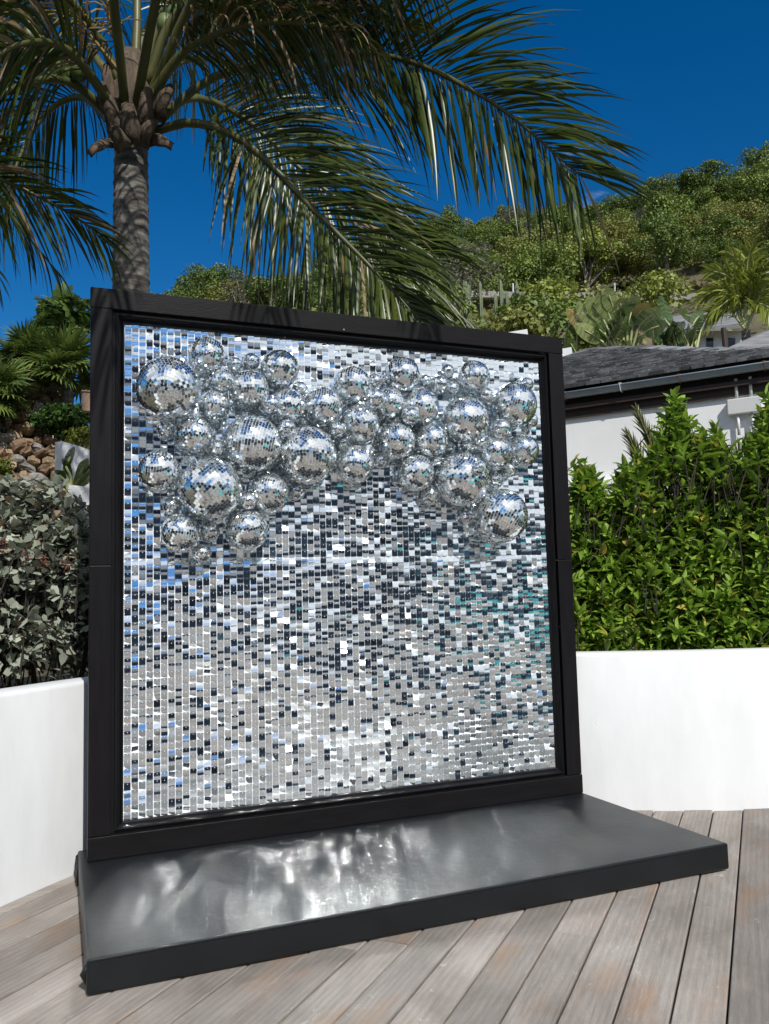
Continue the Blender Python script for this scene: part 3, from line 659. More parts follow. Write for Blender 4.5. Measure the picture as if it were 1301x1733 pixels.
# ================================================================== FOLIAGE BUILDERS
def shrub_leaves(name, label, cat, tips, dirs, tmpl, L, Wd, per, m_leaf, single_n, group=None, stem_pts=None, stem_m=None, spread=1.0, seed=1):
    rr = np.random.default_rng(seed); th = thing(name, label, cat, group, loc=(0, 0, 0)); Ps, Ds, Us, Ls, Ws = [], [], [], [], []
    for P, d in zip(tips, dirs):
        d = unit(d); x = unit(np.cross(d, rr.normal(size=3))); y = np.cross(d, x); n = max(4, int(per*rr.uniform(.7, 1.3))); tl = rr.uniform(.05, .16)*spread
        for i in range(n):
            ph = i*2.4+rr.uniform(-.3, .3); f_ = i/max(1, n-1); rad = x*cos(ph)+y*sin(ph)
            dd = unit(d*(0.15+.95*f_)+rad*(1.05-.55*f_)+np.array([0, 0, -.25*rr.random()])); Ps.append(P-d*tl*(1-f_)); Ds.append(dd); Us.append(unit(d+.5*rr.normal(size=3)+np.array([0, 0, .7])))
            k_ = rr.uniform(.65, 1.15); Ls.append(L*k_*(1-.35*f_*rr.random())); Ws.append(Wd*k_)
    Ps, Ds, Us, Ls, Ws = map(np.array, (Ps, Ds, Us, Ls, Ws)); R_ = frames(Ds, Us); tv, tf = leaf_template(tmpl)
    score = np.linalg.norm(Ps-CAM, axis=1); idx = np.argsort(score); solo = set(idx[:single_n].tolist())
    me = npmesh('leaf', tv*np.array([L, Wd, L]), tf, m_leaf, True)
    for i in solo:
        link('leaf', me, th, M4(R_[i], Ps[i], Ls[i]/L))
    rest = [i for i in range(len(Ps)) if i not in solo]
    Vv, Ff = scatter(Ps[rest], R_[rest], Ls[rest], Ws[rest], tv, tf); link('foliage', npmesh('foliage', Vv, Ff, m_leaf, True), th, kind='stuff')
    if stem_pts:
        for sp in stem_pts:
            q = MB(); q.tube(spline(sp[0], 7), list(np.linspace(sp[1], sp[2], 7)), 6); q.build('stem', stem_m, th, smooth=True)
    # thin twigs joining the tips to the stems
    q = MB()
    for P, d in zip(tips, dirs):
        d = unit(d); q.tube([P+d*.01, P-d*.10, P-d*.22+np.array([0, 0, -.10])], [.002, .003, .0045], 4, cap=False)
    q.build('twigs', stem_m, th, kind='stuff')
    return th
bark = mat('brown_bark', (0.085, 0.06, 0.042), 0.9, col2=(0.17, 0.13, 0.095), scale=14, bump=0.4, bscale=30)
hedge_leaf = leafmat('hedge_leaf', (0.110, 0.210, 0.020), (0.34, 0.50, 0.07), 0.45, 0.36, 0.3, None, (0.50, 0.42, 0.08))
hedge_bark = mat('dark_hedge_stem', (0.022, 0.017, 0.011), 0.9)
silver_leaf = leafmat('silver_leaf', (0.20, 0.225, 0.17), (0.42, 0.45, 0.36), 0.55, 0.2, 0.3, None, (0.30, 0.20, 0.12))
# ---- hedge on the right: outline tops in photo px
HT = [(958, 905), (975, 800), (995, 790), (1020, 845), (1050, 800), (1072, 795), (1090, 790), (1110, 760), (1130, 700), (1150, 685), (1165, 740), (1195, 745), (1212, 735), (1230, 780), (1262, 790), (1280, 720), (1301, 690), (1340, 700), (1390, 720)]
def hedge_top(px): return float(np.interp(px, [a for a, b_ in HT], [b_ for a, b_ in HT]))
rh = np.random.default_rng(21)
hedge_bounds = [(955, 1035), (1025, 1100), (1090, 1170), (1160, 1240), (1230, 1310), (1300, 1400)]
hlab = ['leafy green shrub growing up against the frame stile at the villa end',
        'leafy green shrub with low gap in front of the villa ledge', 'green shrub with the tallest shoot of the hedge against the white villa wall',
        'dense green shrub below the blank part of the villa wall', 'leafy green shrub rising below the grey junction box on the villa wall', 'tall green shrub at the far end of the hedge past the junction box']
for hi, (xa, xb) in enumerate(hedge_bounds):
    tips, dirs = [], []
    n = int((xb-xa)*4.8)
    for i in range(n):
        px = rh.uniform(xa, xb); top = hedge_top(px)+rh.uniform(0, 14); lay = rh.random()
        py = top+(1165-top)*rh.random()**1.05; D0 = float(np.interp(px, [955, 1301, 1400], [5.05, 5.10, 5.2]))
        Dd = D0+rh.random()**1.6*.55+.10*(1-(py-top)/400)
        P = at(px, py, Dd)
        if P[2] < .70: continue
        tips.append(P); out_ = unit(CAM-P); out_[2] = 0
        dirs.append(unit(out_*rh.uniform(.1, .9)+np.array([0, 0, 1.0])*rh.uniform(.25, 1.1)+rh.normal(size=3)*.38))
    for (sx, y0, y1) in ((985, 782, 840), (1000, 800, 850), (1066, 790, 840), (1085, 775, 830), (1118, 735, 800), (1143, 668, 770), (1152, 690, 780), (1205, 722, 790), (1216, 735, 800), (1183, 735, 790), (1285, 700, 800), (1299, 672, 780), (1322, 680, 780), (1270, 745, 820)):
        if xa <= sx < xb and not (hi and sx < hedge_bounds[hi-1][1]):
            for k_ in range(9):
                u = k_/8; tips.append(at(sx+rh.normal(0, 4)+6*u, y0+(y1-y0)*u, 5.15)); dirs.append(unit(np.array([0, 0, 1.0])+rh.normal(size=3)*.35))
    stems = []
    for k_ in range(5):
        bx = at(rh.uniform(xa, xb), 1130, 5.55+rh.random()*.3); bx[2] = .6; tpx = rh.uniform(xa, xb); tp = at(tpx, hedge_top(tpx)+rh.uniform(25, 60), 5.6)
        stems.append(([bx, (bx*.6+tp*.4)+rh.normal(size=3)*.04, tp], .011, .003))
    shrub_leaves('hedge_shrub', hlab[hi], 'shrub', tips, dirs, 'pointed', .098, .036, 11, hedge_leaf, 60, 'shrubs of the hedge above the curved wall', stems, hedge_bark, seed=50+hi)
# ---- silver-leaved bush on the left
berry = mat('red_brown_berry', (0.13, 0.035, 0.022), 0.5, island=.4)
rs = np.random.default_rng(33)
ST = [(-160, 800), (-60, 815), (0, 812), (30, 808), (60, 822), (85, 812), (105, 832), (125, 838), (147, 865), (200, 880), (260, 930)]
def silver_top(px): return float(np.interp(px, [a for a, _ in ST], [b_ for _, b_ in ST]))
for bi, (xa, xb, lab) in enumerate(((-170, 40, 'silvery grey-green shrub at the wall end far from the frame, with reddish berry clusters'), (20, 270, 'silvery grey-green shrub with reddish berries beside the frame stile'))):
    tips, dirs = [], []
    for i in range(int((xb-xa)*2.1)):
        px = rs.uniform(xa, xb); top = silver_top(px)+rs.uniform(0, 16); f_ = rs.random()
        py = top+(1150-top)*f_**1.35
        Dd = 4.28+.30*rs.random()**1.5+(.30 if px > 140 else 0)+.10*(1-f_)
        if f_ > .62 and rs.random() < .55: Dd += .35
        P = at(px, py, Dd)
        if P[2] < .82: continue
        tips.append(P); out_ = unit(CAM-P); out_[2] = 0; dirs.append(unit(out_*rs.uniform(.1, .9)+np.array([0, 0, 1.])*rs.uniform(.2, 1.1)+rs.normal(size=3)*.42))
    stems = []
    for k_ in range(6):
        px = rs.uniform(xa+10, xb-10); bx = at(px, 1170, 4.6); bx[2] = .6; tp = at(px+rs.uniform(-40, 40), silver_top(px)+rs.uniform(40, 120), 4.55)
        stems.append(([bx, bx*.5+tp*.5+rs.normal(size=3)*.06, tp], .016, .006))
    sh = shrub_leaves('silver_shrub', lab, 'shrub', tips, dirs, 'round', .070, .044, 9, silver_leaf, 90, 'silvery shrubs above the curved wall', stems, hedge_bark, seed=70+bi)
    for (bxp, byp) in ([(8, 925)] if bi == 0 else [(44, 940), (73, 948), (113, 950)]):
        C_ = at(bxp, byp, 4.24); q = MB()
        for k_ in range(26):
            o_ = rs.normal(size=3)*np.array([.013, .013, .022]); r_ = rs.uniform(.0045, .0065)
            q.add([C_+o_+np.array(v)*r_ for v in ((1, 0, 0), (-1, 0, 0), (0, 1, 0), (0, -1, 0), (0, 0, 1), (0, 0, -1))], [(0, 2, 4), (2, 1, 4), (1, 3, 4), (3, 0, 4), (2, 0, 5), (1, 2, 5), (3, 1, 5), (0, 3, 5)])
        q.build('berry_cluster', berry, sh, smooth=True)

# ================================================================== PALMS
palm_leaf = leafmat('coconut_leaflet', (0.013, 0.028, 0.004), (0.075, 0.100, 0.014), 0.34, 0.17, 0.45)
palm_dry = leafmat('dry_leaflet', (0.16, 0.10, 0.055), (0.34, 0.25, 0.15), 0.6, 0.25, 0.3)
rachis_m = mat('frond_stalk', (0.045, 0.058, 0.013), 0.45, col2=(0.11, 0.10, 0.03), scale=3)
trunk_m = mat('palm_trunk_bark', (0.030, 0.025, 0.021), 0.9, col2=(0.19, 0.175, 0.155), scale=6, stretch=(1, 1, 4), bump=0.7, bscale=12)
sheath_m = mat('dry_sheath', (0.028, 0.019, 0.012), 0.9, col2=(0.13, 0.092, 0.06), scale=9, stretch=(3, 3, .6), bump=0.5, bscale=30)
def frond(parent, pts, side, seed, n=58, llen=.80, lwid=.023, droop=1.0, r0=.034, start=.2, dry=.04, opening=1.0, mleaf=None, mr=None, tipf=.35):
    rr = np.random.default_rng(seed); path = np.array(spline(pts, 40)); seg = np.linalg.norm(np.diff(path, axis=0), axis=1); cum = np.concatenate([[0], np.cumsum(seg)]); Ltot = cum[-1]
    def pos(s): return np.array([np.interp(s*Ltot, cum, path[:, i]) for i in range(3)])
    q = MB(); us = np.linspace(0, 1, 22); q.tube([pos(u) for u in us], [max(.0035, r0*(1-u)**.75+.003) for u in us], 6)
    ra = q.build('frond', mr or rachis_m, parent, smooth=True)
    side = unit(side); vs = {0: [], 1: []}; nseg = 6
    for sgn in (-1, 1):
        for i in range(n):
            u = start+(1-start)*(i+rr.uniform(-.2, .2)+.5)/n; u = min(.998, u); P = pos(u); Tn = unit(pos(min(1, u+.02))-pos(u-.02))
            sd = unit(side-Tn*(side @ Tn)); nrm = np.cross(Tn, sd)
            shape = min(1, (u-start)/.12*.6+.4)*(1-(max(0, u-.45)/.55)**1.6*(1-tipf)); ln = llen*shape*rr.uniform(.86, 1.1)
            ang = radians(62-38*u)*opening+rr.normal(0, .07)
            d = unit(Tn*cos(ang)+sd*sgn*sin(ang)+nrm*(.22+.16*rr.normal())); st = ln/nseg; pts_ = [P]; dr = droop*rr.uniform(.75, 1.3); W_ = []
            for k_ in range(nseg):
                d = unit(d+np.array([0, 0, -1])*dr*.17*(.5+k_*.30)+rr.normal(size=3)*.02); pts_.append(pts_[-1]+d*st)
            isdry = rr.random() < dry; lst = vs[1 if isdry else 0]; wv0 = np.cross(unit(pts_[1]-pts_[0]), nrm); wv0 = unit(wv0)
            tw = rr.normal(0, .35)
            prof_ = [.35, .9, 1.0, .92, .72, .42, .03]
            lf = []
            for k_ in range(nseg+1):
                dk = unit(pts_[min(k_+1, nseg)]-pts_[max(0, k_-1)]); wv = unit(wv0-dk*(wv0 @ dk)); nn_ = np.cross(dk, wv); wv = wv*cos(tw)+nn_*sin(tw)
                hw = lwid*.5*prof_[k_]*(ln/llen)**.3; lf += [pts_[k_]-wv*hw+nn_*hw*.25, pts_[k_], pts_[k_]+wv*hw+nn_*hw*.25]
            lst.append(lf)
    for key, mm in ((0, mleaf or palm_leaf), (1, palm_dry)):
        if not vs[key]: continue
        A = np.array(vs[key]); n_ = len(A); tf = np.array([(3*k_+j, 3*k_+j+1, 3*k_+4+j, 3*k_+3+j) for k_ in range(nseg) for j in (0, 1)])
        Fq = (tf[None]+(np.arange(n_)*(3*nseg+3))[:, None, None]).reshape(-1, 4)
        link('dry_leaflets' if key else 'leaflets', npmesh('leaflets', A.reshape(-1, 3), Fq, mm, True), ra, kind='stuff')
    return ra
def ringed_trunk(parent, pts, r0, r1, n=60, name='trunk'):
    P = spline(pts, n); q = MB(); rad = []
    for i in range(n):
        u = i/(n-1); rad.append((r0+(r1-r0)*u)*(1+.05*((i % 4) == 0)+random.uniform(-.012, .012)))
    q.tube(P, rad, 14); return q.build(name, trunk_m, parent, smooth=False)
def px3(l): return [at(*a) for a in l]
CP = np.array([0.292, 2.49, 4.45])
palm = thing('coconut_palm', 'tall coconut palm with a ringed grey trunk rising behind the black frame', 'palm tree', loc=(0, 0, 0))
ringed_trunk(palm, [(.33, 2.55, .5), (.31, 2.50, 2.0), (.292, 2.49, 3.4), (.292, 2.49, 4.5)], .15, .118, 150)
E_UP = np.array([0, 0, 1.0]); view = unit(np.array([.3, .95, 0])); rgt = np.array([.95, -.3, 0])
FR = [  # points (px, py, ground distance), side vector, kwargs
 ([(270, 205, 6.15), (330, 150, 6.1), (420, 112, 6.0), (640, 92, 5.7), (820, 165, 5.4), (985, 300, 5.2)], unit(.85*E_UP+.35*rgt-.35*view), dict(n=112, llen=1.10, droop=.42, start=.28, tipf=.62)),
 ([(262, 222, 6.1), (330, 208, 5.9), (420, 245, 5.7), (540, 365, 5.6), (640, 465, 5.5), (730, 566, 5.5)], unit(.6*E_UP+.7*rgt-.1*view), dict(n=110, llen=1.0, droop=.7, start=.16, opening=1.05, tipf=.6)),
 ([(265, 200, 6.3), (330, 165, 6.6), (420, 205, 6.9), (530, 305, 7.0), (640, 385, 7.0), (740, 440, 6.9)], unit(.7*E_UP+.6*rgt), dict(n=100, llen=1.05, droop=.5, start=.2, tipf=.6)),
 ([(245, 150, 6.1), (300, 20, 5.9), (420, -60, 5.6), (580, -80, 5.3), (720, -50, 5.1)], unit(.35*E_UP+.1*rgt-.9*view), dict(n=100, llen=.95, droop=1.0, dry=.12, tipf=.5)),
 ([(240, 140, 6.2), (280, 30, 6.1), (380, 5, 6.0), (540, 10, 5.8), (690, 50, 5.6)], unit(.5*E_UP+.1*rgt-.8*view), dict(n=96, llen=.90, droop=1.0, dry=.18, tipf=.5)),
 ([(180, 190, 6.1), (120, 140, 5.9), (50, 140, 5.7), (-60, 200, 5.6), (-150, 330, 5.6)], unit(.3*E_UP-.2*rgt-.8*view), dict(n=60, llen=.85, droop=1.2, dry=.12)),
 ([(190, 210, 6.4), (140, 165, 6.7), (85, 185, 6.9), (40, 250, 7.0), (5, 345, 7.0)], unit(.4*E_UP-.2*rgt-.7*view), dict(n=56, llen=.85, droop=1.2)),
 ([(205, 150, 6.1), (165, 60, 6.0), (90, -20, 5.8), (-40, -30, 5.5), (-170, 60, 5.3)], unit(.3*E_UP-.9*view), dict(n=64, llen=.9, droop=1.3, dry=.2)),
 ([(215, 140, 6.2), (190, 20, 6.3), (130, -80, 6.4), (20, -120, 6.5), (-120, -60, 6.5)], unit(.3*E_UP-.9*view), dict(n=60, llen=.9, droop=1.2, dry=.08)),
 ([(228, 130, 6.2), (232, 0, 6.2), (225, -160, 6.3), (200, -330, 6.5)], unit(rgt), dict(n=50, llen=.8, droop=.6)),
 ([(240, 130, 6.3), (275, -20, 6.6), (340, -160, 7.0), (480, -220, 7.6), (640, -160, 8.0)], unit(.3*E_UP-.6*view), dict(n=56, llen=.85, droop=1.1)),
 ([(225, 150, 6.2), (250, 45, 6.4), (330, -30, 6.6), (450, -50, 6.7), (570, 5, 6.7)], unit(.3*E_UP-.8*view), dict(n=70, llen=.85, droop=1.1, dry=.1)),
 ([(200, 150, 6.2), (125, 55, 6.5), (40, 15, 6.7), (-70, 40, 6.8)], unit(.3*E_UP-.8*view), dict(n=60, llen=.8, droop=1.2, dry=.15)),
 ([(190, 180, 6.0), (115, 85, 5.6), (30, 75, 5.3), (-60, 140, 5.1)], unit(.4*E_UP-.8*view), dict(n=60, llen=.7, droop=1.3, dry=.25)),
 ([(250, 170, 6.0), (320, 80, 5.7), (430, 40, 5.5), (550, 45, 5.3), (640, 90, 5.2)], unit(.4*E_UP+.2*rgt-.7*view), dict(n=76, llen=.75, droop=1.2, dry=.3)),
]
for i, (pp, sd, kw) in enumerate(FR): frond(palm, px3(pp), sd, 200+i, **kw)
# fronds arching forward over the stand (above the picture, their shade falls on the frame)
for i, (pp, sd) in enumerate([([(.30, 2.42, 4.6), (.40, 1.5, 5.25), (.52, .5, 5.3), (.60, -.6, 4.7), (.66, -1.7, 3.75)], rgt), ([(.25, 2.42, 4.6), (.06, 1.6, 5.2), (-.10, .6, 5.2), (-.12, -.5, 4.6), (-.02, -1.6, 3.7)], rgt),
                              ([(.34, 2.45, 4.6), (.70, 1.6, 5.3), (1.1, .6, 5.4), (1.35, -.5, 4.8), (1.45, -1.6, 3.85)], rgt), ([(.34, 2.55, 4.6), (.8, 3.1, 5.6), (1.7, 3.7, 5.9), (2.5, 4.2, 5.3)], view)]):
    frond(palm, pp, sd, 240+i, n=70, llen=.85, droop=1.0, dry=.06)
# leaf bases, dry sheaths, fibre mat
q = MB(); q.tube([CP+np.array([0, 0, z]) for z in (-.02, .10, .28, .5, .7)], [.125, .17, .20, .17, .09], 12); q.build('crown_shaft', sheath_m, palm, smooth=True)
def sheath(base, tip, wd, seed):
    rr = random.Random(seed); a, b_ = np.array(base), np.array(tip); ax = b_-a; sdv = unit(np.cross(ax, view)); q = MB(); vs = []; kk = 6
    for i in range(kk):
        u = i/(kk-1); c_ = a+ax*u-view*(.05*sin(u*3)); hw = wd*(1-.55*u)*(1+rr.uniform(-.15, .15))
        for j in range(5): w_ = (j/4-.5)*2; vs.append(c_+sdv*hw*w_+view*(.5*hw*w_*w_)+np.array([0, 0, rr.uniform(-.008, .008)]))
    q.add(vs, [(i*5+j, i*5+j+1, i*5+6+j, i*5+5+j) for i in range(kk-1) for j in range(4)])
    o = q.build('dry_sheath', sheath_m, palm, smooth=True); sm = o.modifiers.new('thick', 'SOLIDIFY'); sm.thickness = .008
for i, (a, b_, wd) in enumerate([((205, 235, 6.0), (168, 140, 5.95), .07), ((190, 240, 6.02), (150, 262, 5.95), .05), ((250, 235, 6.02), (292, 248, 5.95), .06), ((225, 245, 5.98), (215, 175, 5.92), .08), ((265, 200, 6.0), (290, 145, 5.9), .06), ((245, 225, 5.98), (250, 150, 5.9), .07), ((200, 220, 6.1), (178, 110, 6.05), .06), ((240, 240, 5.97), (262, 205, 5.9), .06), ((210, 250, 5.98), (190, 215, 5.92), .06)]):
    sheath(at(*a), at(*b_), wd, i)
coco = mat('green_coconut', (0.05, 0.085, 0.016), 0.5, col2=(0.11, 0.13, 0.03), scale=4)
def coconut(c_, r_):
    q = MB(); n = 10; vs = []
    for i, u in enumerate(np.linspace(0, pi, 8)):
        for j in range(n):
            a = 2*pi*j/n; k_ = 1+.05*cos(3*a); vs.append(c_+np.array([r_*sin(u)*cos(a)*k_, r_*sin(u)*sin(a)*k_, r_*1.25*cos(u)]))
    q.add(vs, [(i*n+j, i*n+(j+1) % n, (i+1)*n+(j+1) % n, (i+1)*n+j) for i in range(7) for j in range(n)]); q.build('coconut', coco, palm, smooth=True)
for (x, y, D) in ((50, 62, 5.9), (68, 78, 5.95), (105, 122, 5.9), (134, 118, 5.85), (92, 104, 6.0), (52, 48, 6.0), (280, 42, 6.0), (296, 28, 6.1), (120, 95, 6.1)): coconut(at(x, y, D), random.uniform(.055, .075))
flow = mat('yellow_flower_spike', (0.26, 0.18, 0.05), 0.6, island=.3)
for k_, (b_, e_) in enumerate([((200, 120, 6.05), (120, 20, 5.9)), ((205, 110, 6.05), (180, 10, 5.9))]):
    A, B = at(*b_), at(*e_); q = MB()
    for i in range(26):
        s_ = A+(B-A)*(.35+.65*random.random()); d = unit(rdirs(1)[0]+np.array([0, 0, -.5])+unit(B-A)); Lx = random.uniform(.12, .26)
        q.tube([s_, s_+d*Lx*.5, s_+d*Lx+np.array([0, 0, -.05])], [.005, .006, .004], 5)
    q.tube([A, (A+B)/2, B], [.02, .014, .008], 6); q.build('flower_stalk', flow, palm)
# second coconut palm just outside the left edge; one frond reaches into the picture
palm2 = thing('coconut_palm', 'coconut palm mostly hidden past the silvery shrub, one frond reaching over it', 'palm tree')
C2 = at(-620, 230, 6.2)
ringed_trunk(palm2, [(C2[0]-.2, C2[1]+.1, .5), (C2[0]-.1, C2[1], 2.4), C2], .14, .11, 70)
frond(palm2, [C2, at(-480, 170, 6.0), at(-250, 195, 5.7), at(0, 302, 5.5), at(125, 365, 5.4), at(185, 415, 5.4)], unit(.75*E_UP-.55*view), 301, n=72, llen=.78, droop=.45, start=.3)
frond(palm2, [C2, at(-480, 230, 6.0), at(-300, 270, 5.8), at(-130, 345, 5.7), at(-10, 455, 5.6)], unit(.6*E_UP-.6*view), 303, n=60, llen=.75, droop=.6, start=.3)
frond(palm2, [C2, (-2.5, .9, 5.2), (-1.7, -.5, 5.0), (-1.0, -1.7, 4.25), (-.55, -2.4, 3.5)], np.array([.8, .6, 0.0]), 305, n=56, llen=.7, droop=.9)
for i, a in enumerate((100, 160, 205, 250, 300, 20, 60)):
    e = np.array([cos(radians(a)), sin(radians(a)), 0]); frond(palm2, [C2, C2+e*.5+E_UP*.55, C2+e*1.5+E_UP*.6, C2+e*2.4-E_UP*.2], np.cross(e, E_UP), 310+i, n=44, llen=.8, droop=1.2)

# ================================================================== HILLSIDE TREES
def hill_tree_proto(seed, rx, rz, trunk_h, nl, leaf_s, m_leaf, open_=0.0, lean=0.0):
    rr = np.random.default_rng(seed); lobes = []
    nl_ = rr.integers(16, 24)
    for i in range(nl_):
        v = rdirs(1, .25, rr)[0]; k_ = rr.uniform(.45, .95); lobes.append((np.array([v[0]*rx*k_, v[1]*rx*k_, trunk_h+rz*.75+v[2]*rz*k_*.85]), rr.uniform(.22, .42)*rx))
    Ps, Ns = [], []
    for (c_, r_) in lobes:
        n = int(nl/nl_*rr.uniform(.6, 1.4)); v = rdirs(n, .2, rr); rad = r_*(.55+.5*rr.random(n)**.6); P = c_+v*rad[:, None]*np.array([1, 1, .8]); Ps.append(P); Ns.append(unit(v.mean(0))*0+v)
    P = np.concatenate(Ps); Nn = np.concatenate(Ns); keep = rr.random(len(P)) > open_; P, Nn = P[keep], Nn[keep]
    U = Nn*.7+rr.normal(size=P.shape)*.55+np.array([0, 0, .35]); D = np.cross(U, rr.normal(size=P.shape))
    sz = leaf_s*rr.uniform(.6, 1.35, len(P)); Vv, Ff = scatter(P, frames(D, U), sz, sz*.72, *CARD)
    crown = npmesh('crown', Vv, Ff, m_leaf)
    q = MB(); base = np.array([0, 0, -.6]); fork = np.array([lean*.3, 0, trunk_h*.75])
    q.tube([base, base*.5+fork*.5+np.array([.06, .04, 0]), fork], [.15*rx/2, .11*rx/2, .085*rx/2], 7)
    for (c_, r_) in lobes[:11]:
        m_ = fork*.5+c_*.5+rr.normal(size=3)*.12; q.tube([fork, m_, c_], [.06*rx/2, .04*rx/2, .015], 5, cap=False)
    return q.mesh('trunk', pale_bark), crown
pale_bark = mat('pale_bark', (0.16, 0.135, 0.11), 0.9, col2=(0.30, 0.27, 0.23), scale=3)
LV = [leafmat('hill_leaf_mid', (0.085, 0.130, 0.020), (0.225, 0.29, 0.05), .5, .22), leafmat('hill_leaf_dark', (0.055, 0.092, 0.017), (0.165, 0.23, 0.04), .5, .2),
      leafmat('hill_leaf_olive', (0.11, 0.125, 0.024), (0.26, 0.27, 0.06), .55, .22), leafmat('hill_leaf_yellow', (0.125, 0.165, 0.021), (0.30, 0.34, 0.06), .5, .25), leafmat('hill_leaf_grey', (0.055, 0.058, 0.035), (0.160, 0.155, 0.10), .6, .18)]
KINDS = [  # label, leaf material, rx, rz, trunk, leaves, size, openness
 ('rounded mid-green tree growing on the steep hillside', 0, 2.3, 1.9, 1.2, 9500, .155, 0), ('dense dark green tree growing on the steep hillside', 1, 2.0, 1.9, 1.2, 9500, .15, 0),
 ('broad olive-toned bushy tree growing on the steep hillside', 2, 2.6, 1.7, .8, 9800, .15, .05), ('yellow-green leafy tree growing on the steep hillside', 3, 1.9, 1.6, 1.0, 8200, .15, 0),
 ('sparse greyish tree with pale bare limbs on the hillside', 4, 1.9, 2.2, 1.5, 3600, .12, .2), ('tall dark tree with pale exposed trunk on the hillside', 1, 2.1, 2.1, 2.3, 8200, .15, .05)]
PROT = [[hill_tree_proto(500+10*i+v, k_[2], k_[3], k_[4], k_[5], k_[6], LV[k_[1]], k_[7], .5*v) for v in range(2)] for i, k_ in enumerate(KINDS)]
rt = np.random.default_rng(77)
def hill_tree(az_deg, d, kind, scale, lab=None):
    P = polar(radians(az_deg), d, H(az_deg, d)-.15); tr, cr = PROT[kind][rt.integers(0, 2)]
    o = link('hillside_tree', tr, None, M4(rotz(rt.uniform(0, 2*pi)) @ np.diag([1, 1, rt.uniform(.85, 1.2)]), P, scale), label=lab or KINDS[kind][0], category='tree', group='trees on the steep hillside')
    link('crown', cr, o); return o
def azel(px, py):
    d = ray(px, py); return math.degrees(math.atan2(d[0], d[1])), d[2]/math.hypot(d[0], d[1])
def ground_hit(px, py):
    """hillside distance seen at a photo pixel"""
    a, tn = azel(px, py); d = 14.0
    while d < 110:
        if H(a, d) >= CAM[2]+tn*d: return a, d
        d += .5
    return a, 95.0
# trees one can pick out in the photograph: (px of crown centre, py of foot, kind, scale, label)
for (px, py, kd, sc_, lab) in [
    (915, 492, 2, .95, 'broad brownish-green tree standing just above the grey road wall'), (1082, 485, 3, .72, 'bright green rounded bush-like tree above the grey road wall'),
    (830, 440, 0, .9, None), (1010, 440, 1, 1.0, None), (1200, 400, 5, 1.15, 'tall dark tree with exposed pale limbs near the hill crest'), (1130, 455, 0, 1.0, None), (1180, 445, 2, .9, None), (1240, 430, 2, .95, None),
    (770, 455, 1, .9, None), (735, 420, 0, .9, None), (1290, 380, 0, 1.1, None), (960, 395, 4, .95, None), (1110, 345, 4, 1.0, None), (860, 400, 0, 1.0, None), (1050, 420, 5, .9, None), (700, 470, 3, .8, None),
    (455, 508, 1, 1.15, 'dark rounded tree at the lower end of the hill crest'), (400, 525, 3, 1.0, None), (380, 505, 4, .8, 'pale grey sparse tree at the low end of the hill crest'), (350, 520, 0, .7, None), (500, 530, 3, 1.0, None), (560, 540, 0, 1.0, None), (440, 545, 0, .9, None), (640, 540, 3, .8, None), (820, 500, 4, .7, None), (745, 540, 2, .6, None)]:
    a, d = ground_hit(px, py); hill_tree(a, d, kd, sc_, lab)
cnt = 0; placed = []
for it in range(4000):
    if cnt >= 225: break
    d = math.sqrt(rt.uniform(41**2, 99**2)); a = rt.uniform(7.5, 54)
    P = polar(radians(a), d)
    if any((P[0]-q_[0])**2+(P[1]-q_[1])**2 < 3.0**2 for q_ in placed): continue
    if d < 47 and 33 < a < 42 and rt.random() < .5: continue
    placed.append(P); cnt += 1
    hill_tree(a, d, int(rt.choice(6, p=[.27, .22, .19, .14, .08, .10])), float(rt.uniform(.62, 1.12)*(.92+.1*(d > 85))))
# low scrub covering the slope
n = 26000; aa = rt.uniform(5, 56, n); dd = np.sqrt(rt.uniform(15**2, 100**2, n)); cl_ = np.sin(aa*2.1+dd*.5)+np.sin(aa*1.3-dd*.9)+rt.normal(0, .5, n)
keep = cl_ > -.5; aa, dd = aa[keep], dd[keep]; n = len(aa)
P = np.array([polar(radians(a), d, H(a, d)+abs(rt.normal(0, .33))) for a, d in zip(aa, dd)]); U = rt.normal(size=(n, 3))*.6+np.array([0, -.4, .8]); D = np.cross(U, rt.normal(size=(n, 3))); sz = rt.uniform(.16, .42, n)*(.7+.5*(dd/60))
Vv, Ff = scatter(P, frames(D, U), sz, sz*.7, *CARD); link('scrub', npmesh('scrub', Vv, Ff, LV[2]), kind='stuff', label='low dry scrub covering the ground of the steep hillside', category='scrub')
# dry grassy slope bushes between the road and the roof
def bush(px, py, D, rx, rz, mi, lab, n=1500, ls=.16, name='bush', grp=None):
    rr = np.random.default_rng(int(px*7+py)); c_ = at(px, py, D); v = rdirs(n, .3, rr); lob = rdirs(9, .3, rr)*.5; bl = lob[rr.integers(0, 9, n)]; Pn = c_+(bl+v*(.30+.25*rr.random(n))[:, None])*np.array([rx, rx, rz])*1.2
    U = v+rr.normal(size=(n, 3))*.6+np.array([0, 0, .4]); Dn = np.cross(U, rr.normal(size=(n, 3))); sz = ls*rr.uniform(.6, 1.3, n); Vv, Ff = scatter(Pn, frames(Dn, U), sz, sz*.6, *CARD)
    th = thing(name, lab, 'bush', grp); link('foliage', npmesh('foliage', Vv, Ff, LV[mi] if isinstance(mi, int) else mi), th, kind='stuff')
    q = MB(); g = c_-np.array([0, 0, rz*1.1])
    for k_ in range(4): q.tube([g+rr.normal(size=3)*.1*rx, c_+rr.normal(size=3)*.3*rx], [.03*rx, .012*rx], 5)
    q.build('stems', pale_bark, th, kind='stuff'); return th
